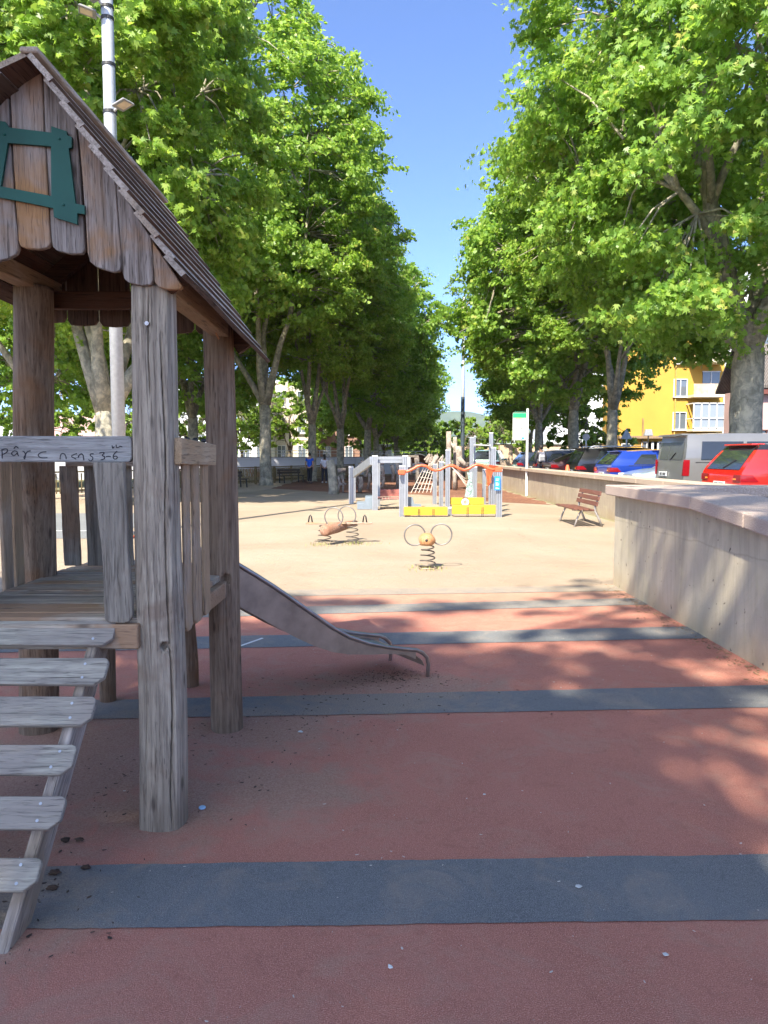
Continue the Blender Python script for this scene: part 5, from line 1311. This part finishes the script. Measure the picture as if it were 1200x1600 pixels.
    m.add(v_, [(i * 9 + k, i * 9 + 9 + k, i * 9 + 10 + k, i * 9 + k + 1) for i in range(8) for k in range(8)]); m.build('windscreen', glass, t, smooth=True)
    py_ = -.0 if kind != 'van' else .35
    m = MB(); m.box((xr(.7) - .014, py_, .70 if kind != 'van' else .82), (.016, .50, .11)); pl = m.build('number_plate', plate_m, t, bevel=.004)
    m = MB()
    for i, wl in enumerate((.03, .03, .03, .03, .0, .03, .03, .03)):
        if wl: m.box((xr(.7) - .0245, py_ - .17 + i * .048, .70 if kind != 'van' else .82), (.004, wl, .06))
    m.build('plate_characters', black_p, pl)
    m = MB(); m.box((.0, 0, .42), (.12, W_ * .92, .22)); m.build('bumper', black_p if kind == 'van' else paint, t, bevel=.05, seg=2)
    if kind in ('estate',):
        m = MB()
        for s in (-1, 1): m.tube([(rs + .15, s * W_ * .36, Hh + .0), (rs + .25, s * W_ * .36, Hh + .05), (ws1 - .2, s * W_ * .36, Hh + .05), (ws1 - .1, s * W_ * .36, Hh)], .018, 6)
        m.build('roof_rail', galv, t)
    return t
def paintm(n, c, r=.28, metal=.2): return plain(n, c, r, metal, .04, 2, coat=.8)
gz = .33
van_p = paintm('silver_paint', (.155, .155, .15)); red_c = paintm('red_car_paint', (.50, .014, .008), .3, 0); blue_c = paintm('blue_car_paint', (.010, .040, .27)); black_c = paintm('black_car_paint', (.012, .012, .014)); lblue_c = paintm('light_blue_paint', (.32, .40, .50)); navy = paintm('navy_paint', (.02, .03, .06)); maroon = paintm('dark_red_paint', (.06, .02, .025)); white_c = paintm('white_car_paint', (.75, .75, .73), .3, 0); green_c = paintm('green_car_paint', (.2, .32, .26))
van = make_car('parked_van', 'silver panel sided van parked between the red and the light blue cars', 4.6, 1.85, 1.79, 'van', van_p, cat='van'); van.location = (6.95, 18.15, gz)
red = make_car('parked_car', 'red hatchback with dark roof parked right of the silver van', 4.15, 1.8, 1.52, 'hatch', red_c); red.location = (6.75, 14.95, gz)
# the red car's dark roof
m = MB(); v_ = []
for i in range(13):
    for k in range(9):
        x = .50 + (4.15 - 1.95 - .50) * i / 12; s = -1 + 2 * k / 8; Hh = 1.52
        z = Hh - .035 * ((x - (.52 + 2.3) / 2) / .89) ** 2; y = s * .735; z = z + .034 - .03 * abs(s) ** 3 * 1.1; v_.append((x + 6.75, y + 14.95, z + gz))
m.add(v_, [(i * 9 + k, i * 9 + 9 + k, i * 9 + 10 + k, i * 9 + k + 1) for i in range(12) for k in range(8)])
rb = [c for c in red.children if c.name.startswith('body')][0]; rb.data.materials.append(black_c)
for p in rb.data.polygons:
    if p.center.z > 1.36 or (p.center.z > 1.16 and p.center.x < .95 and p.center.x > .6): p.material_index = 1
blue = make_car('parked_car', 'deep blue hatchback parked left of the light blue car', 4.2, 1.8, 1.44, 'hatch', blue_c); blue.location = (6.9, 23.6, gz)
est = make_car('parked_car', 'black estate car with silver roof rails parked left of the blue hatchback', 4.6, 1.85, 1.56, 'estate', black_c); est.location = (6.85, 27.3, gz)
lbl = make_car('parked_car', 'light blue car parked nose to the wall between the van and the blue hatchback', 4.1, 1.75, 1.43, 'hatch', lblue_c); lbl.location = (6.9 + 4.1, 21.1, gz); lbl.rotation_euler = (0, 0, math.pi)
sed = make_car('parked_car', 'dark maroon saloon parked right of the person with the backpack', 4.4, 1.8, 1.42, 'sedan', maroon); sed.location = (6.9, 31.6, gz)
h2 = make_car('parked_car', 'navy hatchback parked left of the white sign pole', 4.2, 1.8, 1.46, 'hatch', navy); h2.location = (6.9, 39.4, gz)
h3 = make_car('parked_car', 'dark hatchback parked right of the white sign pole, left of the backpack', 4.2, 1.8, 1.5, 'estate', navy); h3.location = (7.1, 36.0, gz)
wc = make_car('parked_car', 'white car parked nose to the wall at the right edge beside the red hatchback', 4.2, 1.8, 1.45, 'hatch', white_c); wc.location = (6.9 + 4.2, 12.35, gz); wc.rotation_euler = (0, 0, math.pi)
gc = make_car('parked_car', 'pale green car parked farthest along the wall', 4.2, 1.8, 1.6, 'hatch', green_c); gc.location = (6.2, 45.5, gz); gc.rotation_euler = (0, 0, R(75))

# traffic cone in the car park, red box on the court
def cone(loc, label, s=1.0):
    t = thing('traffic_cone', loc, label, 'cone', 'orange cones'); L = Vector(loc); m = MB(); m.tube([L + Vector((0, 0, .03)), L + Vector((0, 0, .7 * s))], [.16 * s, .03 * s], 16); m.build('cone_body', plain('cone_orange', (.85, .13, .05), .5), t, smooth=True)
    m = MB(); m.box(L + Vector((0, 0, .02)), (.42 * s, .42 * s, .035)); m.build('cone_base', plain('cone_base', (.6, .1, .04)), t); return t
cone((P(876, 735, 27).x, 26.0, gz), 'orange traffic cone standing behind the wall by the black estate car', 1.35)
cone((-5.05, 14.3, 0), 'red orange cone beside the floodlight mast, seen through the playhouse', .9)

# ================================================================== PEOPLE
def skin_obj(name, pts, edges, rad, mat, parent, levels=1):
    me = bpy.data.meshes.new(name); me.from_pydata([tuple(p) for p in pts], edges, []); me.materials.append(mat); o = bpy.data.objects.new(name, me); col.objects.link(o); o.parent = parent
    md = o.modifiers.new('skin', 'SKIN'); md.use_smooth_shade = True; sub = o.modifiers.new('sub', 'SUBSURF'); sub.levels = levels; sub.render_levels = levels
    sv = me.skin_vertices[0].data if me.skin_vertices else None
    if sv is None:
        b = bmesh.new(); b.from_mesh(me); b.verts.layers.skin.verify(); b.to_mesh(me); b.free(); sv = me.skin_vertices[0].data
    for i, r in enumerate(rad):
        sv[i].radius = (r, r) if not isinstance(r, tuple) else r
    sv[0].use_root = True
    return o
skin_m = plain('skin', (.42, .24, .16), .6); skin_d = plain('skin_dark', (.20, .11, .07), .6); hair_m = plain('hair', (.015, .012, .01), .7)
def person(loc, rz, label, shirt, trousers, height=1.75, skin=skin_m, hair='short', backpack=None, arms=((.24, .04), (.24, .04)), sleeve=.5, group='people standing in the square', stance=.10):
    t = thing('person', (0, 0, 0), label, 'person', group); k = height / 1.75
    V = Vector
    def hand(base, side, dirv):
        P_ = []; E_ = []; Rr = []
        return P_, E_, Rr
    pts = [V((0, 0, .95)), V((0, 0, 1.12)), V((0, .01, 1.30)), V((0, .015, 1.42)), V((0, .01, 1.50)), V((0, -.005, 1.58)), V((0, -.01, 1.68))]
    rad = [(.15, .105), (.135, .10), (.155, .11), (.12, .085), .052, (.075, .09), (.07, .085)]
    edges = [(0, 1), (1, 2), (2, 3), (3, 4), (4, 5), (5, 6)]
    joints = {}
    for s, (ax, ay) in zip((-1, 1), arms):
        b = len(pts); sh = V((s * .17, .01, 1.41)); el = V((s * ax, .03, 1.13)); wr = V((s * (ax + .0), -ay, .88)); hd = wr + (wr - el).normalized() * .08
        pts += [sh, el, wr, hd]; rad += [.055, .042, .030, (.036, .020)]; edges += [(3, b), (b, b + 1), (b + 1, b + 2), (b + 2, b + 3)]; joints[s] = (sh, el, wr)
        dd = (wr - el).normalized(); side = V((0, -1, 0))
        for f, (o_, L_) in enumerate(((-.027, .060), (-.009, .072), (.009, .068), (.026, .052))):
            c = len(pts); p0 = hd + side * o_ + dd * .02; pts += [p0, p0 + dd * L_ * .55 + V((-s * .006, 0, 0)), p0 + dd * L_ + V((-s * .018, 0, 0))]; rad += [.010, .009, .007]; edges += [(b + 3, c), (c, c + 1), (c + 1, c + 2)]
        c = len(pts); p0 = wr + dd * .03 + side * .035; pts += [p0, p0 + dd * .04 + side * .015]; rad += [.011, .008]; edges += [(b + 2, c), (c, c + 1)]
    for s in (-1, 1):
        b = len(pts); pts += [V((s * .09, 0, .90)), V((s * stance, -.01, .50)), V((s * stance, .02, .10)), V((s * stance, -.10, .045))]; rad += [.085, .058, .042, (.04, .03)]; edges += [(0, b), (b, b + 1), (b + 1, b + 2), (b + 2, b + 3)]
    skin_obj('body', [p * k for p in pts], edges, [tuple(q * k for q in r) if isinstance(r, tuple) else r * k for r in rad], skin, t)
    # clothing
    P_ = [V((0, 0, .86)), V((0, 0, 1.12)), V((0, .01, 1.30)), V((0, .015, 1.43))]; r_ = [(.175, .125), (.155, .12), (.175, .13), (.125, .095)]; E_ = [(0, 1), (1, 2), (2, 3)]
    for s in (-1, 1):
        sh, el, wr = joints[s]; b = len(P_); P_ += [sh, sh.lerp(el, sleeve if sleeve < 1 else 1)]; r_ += [.072, .062]; E_ += [(3, b), (b, b + 1)]
        if sleeve >= 1: P_.append(wr); r_.append(.045); E_.append((b + 1, b + 2))
    skin_obj('shirt', [p * k for p in P_], E_, [tuple(q * k for q in r) if isinstance(r, tuple) else r * k for r in r_], shirt, t)
    P_ = [V((0, 0, 1.0))]; r_ = [(.165, .12)]; E_ = []
    for s in (-1, 1): b = len(P_); P_ += [V((s * .09, 0, .86)), V((s * stance, -.01, .50)), V((s * stance, .02, .09))]; r_ += [.105, .082, .068]; E_ += [(0, b), (b, b + 1), (b + 1, b + 2)]
    skin_obj('trousers', [p * k for p in P_], E_, [tuple(q * k for q in r) if isinstance(r, tuple) else r * k for r in r_], trousers, t)
    for s in (-1, 1): m = MB(); m.ball((s * stance * k, -.05 * k, .04), .05, .13, .045, 12, 8); m.build('shoe', black_p if hair == 'short' else white_paint, t, smooth=True)
    m = MB(); m.ball((0, .012 * k, 1.665 * k), .088 * k, .108 * k, .105 * k, 16, 10, .1)
    if hair == 'long': m.ball((0, .07 * k, 1.56 * k), .085 * k, .06 * k, .16 * k, 12, 8, .1)
    hr = m.build('hair', hair_m, t, smooth=True)
    for v in hr.data.vertices:
        if v.co.y < -.03 * k and v.co.z < 1.71 * k: v.co.y = -.03 * k
    # face: nose, ears, eyes, mouth at the front (-y)
    m = MB(); m.ball((0, -.098 * k, 1.60 * k), .012, .018, .018, 8, 6); m.build('nose', skin, t, smooth=True)
    for s in (-1, 1):
        m = MB(); m.ball((s * .082 * k, .0, 1.61 * k), .012, .02, .03, 8, 6); m.build('ear', skin, t, smooth=True); m = MB(); m.ball((s * .032 * k, -.088 * k, 1.635 * k), .012, .008, .008, 8, 6); m.build('eye', hair_m, t, smooth=True)
    m = MB(); m.ball((0, -.092 * k, 1.56 * k), .024, .006, .006, 8, 6); m.build('mouth', plain('lips', (.35, .12, .1)), t, smooth=True)
    if backpack:
        m = MB(); m.box((0, .20, 1.22 * k), (.30, .17, .44), None, .85); bp = m.build('backpack', backpack, t, bevel=.05, seg=3, smooth=True); m = MB(); m.box((0, .295, 1.14 * k), (.22, .04, .2)); m.build('pocket', plain('backpack_dark', (.2, .2, .21)), bp, bevel=.02)
        m = MB()
        for s in (-1, 1): m.tube([(s * .10, .13, 1.42 * k), (s * .12, .0, 1.50 * k), (s * .12, -.13, 1.38 * k), (s * .13, -.12, 1.15 * k), (s * .14, .12, 1.05 * k)], .02, 6)
        m.build('strap', plain('strap', (.3, .3, .3)), bp)
    t.location = loc; t.rotation_euler = (0, 0, rz); return t
bshirt = plain('blue_shirt', (.012, .10, .55), .8, 0, .08); wshirt = plain('white_shirt', (.68, .66, .72), .8, 0, .06); btr = plain('black_trousers', (.016, .016, .02), .9); ntr = plain('navy_trousers', (.02, .022, .035), .9); dshirt = plain('dark_shirt', (.035, .035, .04), .9)
g = G(484, 755.5); person((g.x, g.y, 0), R(165), 'person in a bright blue shirt and black trousers standing with back turned', bshirt, btr, 1.76, arms=((.22, -.02), (.24, .10)), group=None, stance=.07)
g = G(507, 754.5); person((g.x, g.y, 0), R(200), 'person in a white top and dark wide trousers with long black hair', wshirt, ntr, 1.68, hair='long', arms=((.26, .08), (.24, .02)), sleeve=.9, group=None, stance=.12)
g = P(845, 700, 33.8); person((g.x, g.y, gz), R(184), 'person in dark clothes with a grey white backpack walking in the car park', dshirt, ntr, 1.74, skin=skin_d, backpack=plain('backpack_grey', (.45, .43, .45), .8), sleeve=1, group=None)

# ================================================================== LITTER, LEAVES AND CHIPS
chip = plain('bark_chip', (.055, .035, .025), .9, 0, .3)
def flakes(name, label, n, regions, size, mat, seed, kind='stuff', z=.009):
    rnd = random.Random(seed); m = MB()
    for i in range(n):
        cx, cy, sx, sy = rnd.choice(regions); x, y = rnd.gauss(cx, sx), rnd.gauss(cy, sy); a = rnd.uniform(0, 6.283); l = size * rnd.uniform(.4, 1.4); w_ = l * rnd.uniform(.15, .5); c_, s_ = math.cos(a), math.sin(a); h = l * rnd.uniform(.05, .25)
        if x > 2.80: x = 2.80 - rnd.uniform(.0, .08)
        q = [(-l, -w_ * .3), (-.3 * l, -w_), (.6 * l, -w_ * .8), (l, .1 * w_), (.4 * l, w_), (-.5 * l, w_ * .7)]
        tp = [Vector((x + c_ * u - s_ * v, y + s_ * u + c_ * v, z + h * abs(u / l))) for u, v in q]; m.prism(tp, (0, 0, max(.0015, w_ * .35)))
    return tag(m.build(name, mat), label, name.replace('_', ' '), kind=kind)
flakes('bark_chips', 'dark bark chips and dirt crumbs scattered around the playhouse posts and slide', 420, [(-1.6, 3.3, .45, .6), (-1.0, 3.6, .3, .5), (-.1, 5.15, .35, .14), (-1.3, 2.5, .18, .25), (-.6, 4.3, .3, .2), (.0, 4.75, .5, .2)], .0085, chip, 1)
flakes('dry_leaves', 'thin line of dry leaves and grit along the foot of the near wall', 420, [(2.74, y, .07, .5) for y in (5.2, 6.2, 7.2, 8.2, 4.2)], .014, plain('dry_leaf', (.26, .17, .09), .9, 0, .3), 2)
flakes('pale_grit', 'tiny pale chips scattered over the rubber surface', 160, [(.4, 3.5, 1.3, 1.6), (0, 2.4, 1.2, .5), (1.5, 5.5, 1, 1)], .0055, plain('pale_chip', (.55, .5, .42), .9), 3)
flakes('gravel', 'small stones and twigs scattered over the sand', 500, [(0, 12, 4, 2.5), (2, 16, 3, 4), (-2, 15, 3, 4)], .014, plain('sand_stone', (.30, .22, .15), .9, 0, .3), 4, z=.003)
flakes('shadow_dirt', 'dark dirt crumbs standing in for the shadow hollow below the slide end', 260, [(.08, 5.30, .16, .07), (-.02, 5.15, .25, .06)], .006, chip, 6)  # dark dirt added to suggest the shadow hollow under the slide end
for i, (px, py, l, lab) in enumerate(((103, 1311, .020, 'dark brown bark lump left of the ladder foot, rearmost of the pair'), (124, 1311, .018, 'dark curled bark piece beside the ladder, right one of the pair'), (82, 1386, .020, 'fat brown bark lump next to the ladder foot'), (86, 1362, .022, 'flat brown bark piece above the fat lump by the ladder'), (134, 1354, .018, 'thin curled bark piece at the corner of the near blue stripe'))):
    g = G(px, py, .02); m = MB(); m.ball((g.x, g.y, .018), l, l * .6, l * .45, 12, 8, .5, i); tag(m.build('bark_piece', plain('bark_lump_%d' % i, (.06, .035, .02), .9, 0, .3), smooth=True), lab, 'bark piece', 'bark pieces by the ladder')
g = G(316, 1263, .01); m = MB(); m.tube([g, g + Vector((0, 0, .008))], .016, 14); tag(m.build('bottle_cap', plain('cap_blue', (.35, .55, .75), .4), bevel=.002), 'small pale blue bottle cap right of the front post', 'bottle cap')
for i, (px, py, s, lab) in enumerate(((904, 1386, .016, 'white scrap of paper on the near blue stripe'), (1040, 1493, .014, 'small white paper scrap on the red rubber near the bottom'), (469, 1144, .018, 'pale scrap of paper right of the rear playhouse post'), (757, 1242, .012, 'tiny pale scrap in the middle of the red rubber'), (610, 1512, .012, 'thin pale twig scrap on the red rubber at the bottom centre'))):
    g = G(px, py, .01); m = MB(); rnd = random.Random(i); q = [Vector((g.x + s * math.cos(a) * rnd.uniform(.5, 1), g.y + s * math.sin(a) * rnd.uniform(.5, 1), .010 + rnd.uniform(0, .006))) for a in (0, 1.1, 2.2, 3.3, 4.4, 5.4)]
    m.prism(q, (0, 0, .0015)); tag(m.build('paper_scrap', plain('paper', (.6, .6, .56), .8)), lab, 'litter', 'paper scraps on the rubber')

# ------------------------------------------------------------------ air
hz = NT('haze_air'); hz.t.nodes.remove(hz.b); pv = hz.t.nodes.new('ShaderNodeVolumePrincipled'); pv.inputs['Color'].default_value = (.80, .88, 1, 1); pv.inputs['Density'].default_value = .00007
hz.t.links.new(pv.outputs[0], hz.out.inputs['Volume'])
m = MB(); m.box((0, 1300, 140), (6100, 5100, 300)); tag(m.build('haze', hz.mat), 'thin pale air haze in front of the distant hills', 'haze', kind='stuff')
sc.cycles.volume_bounces = 1
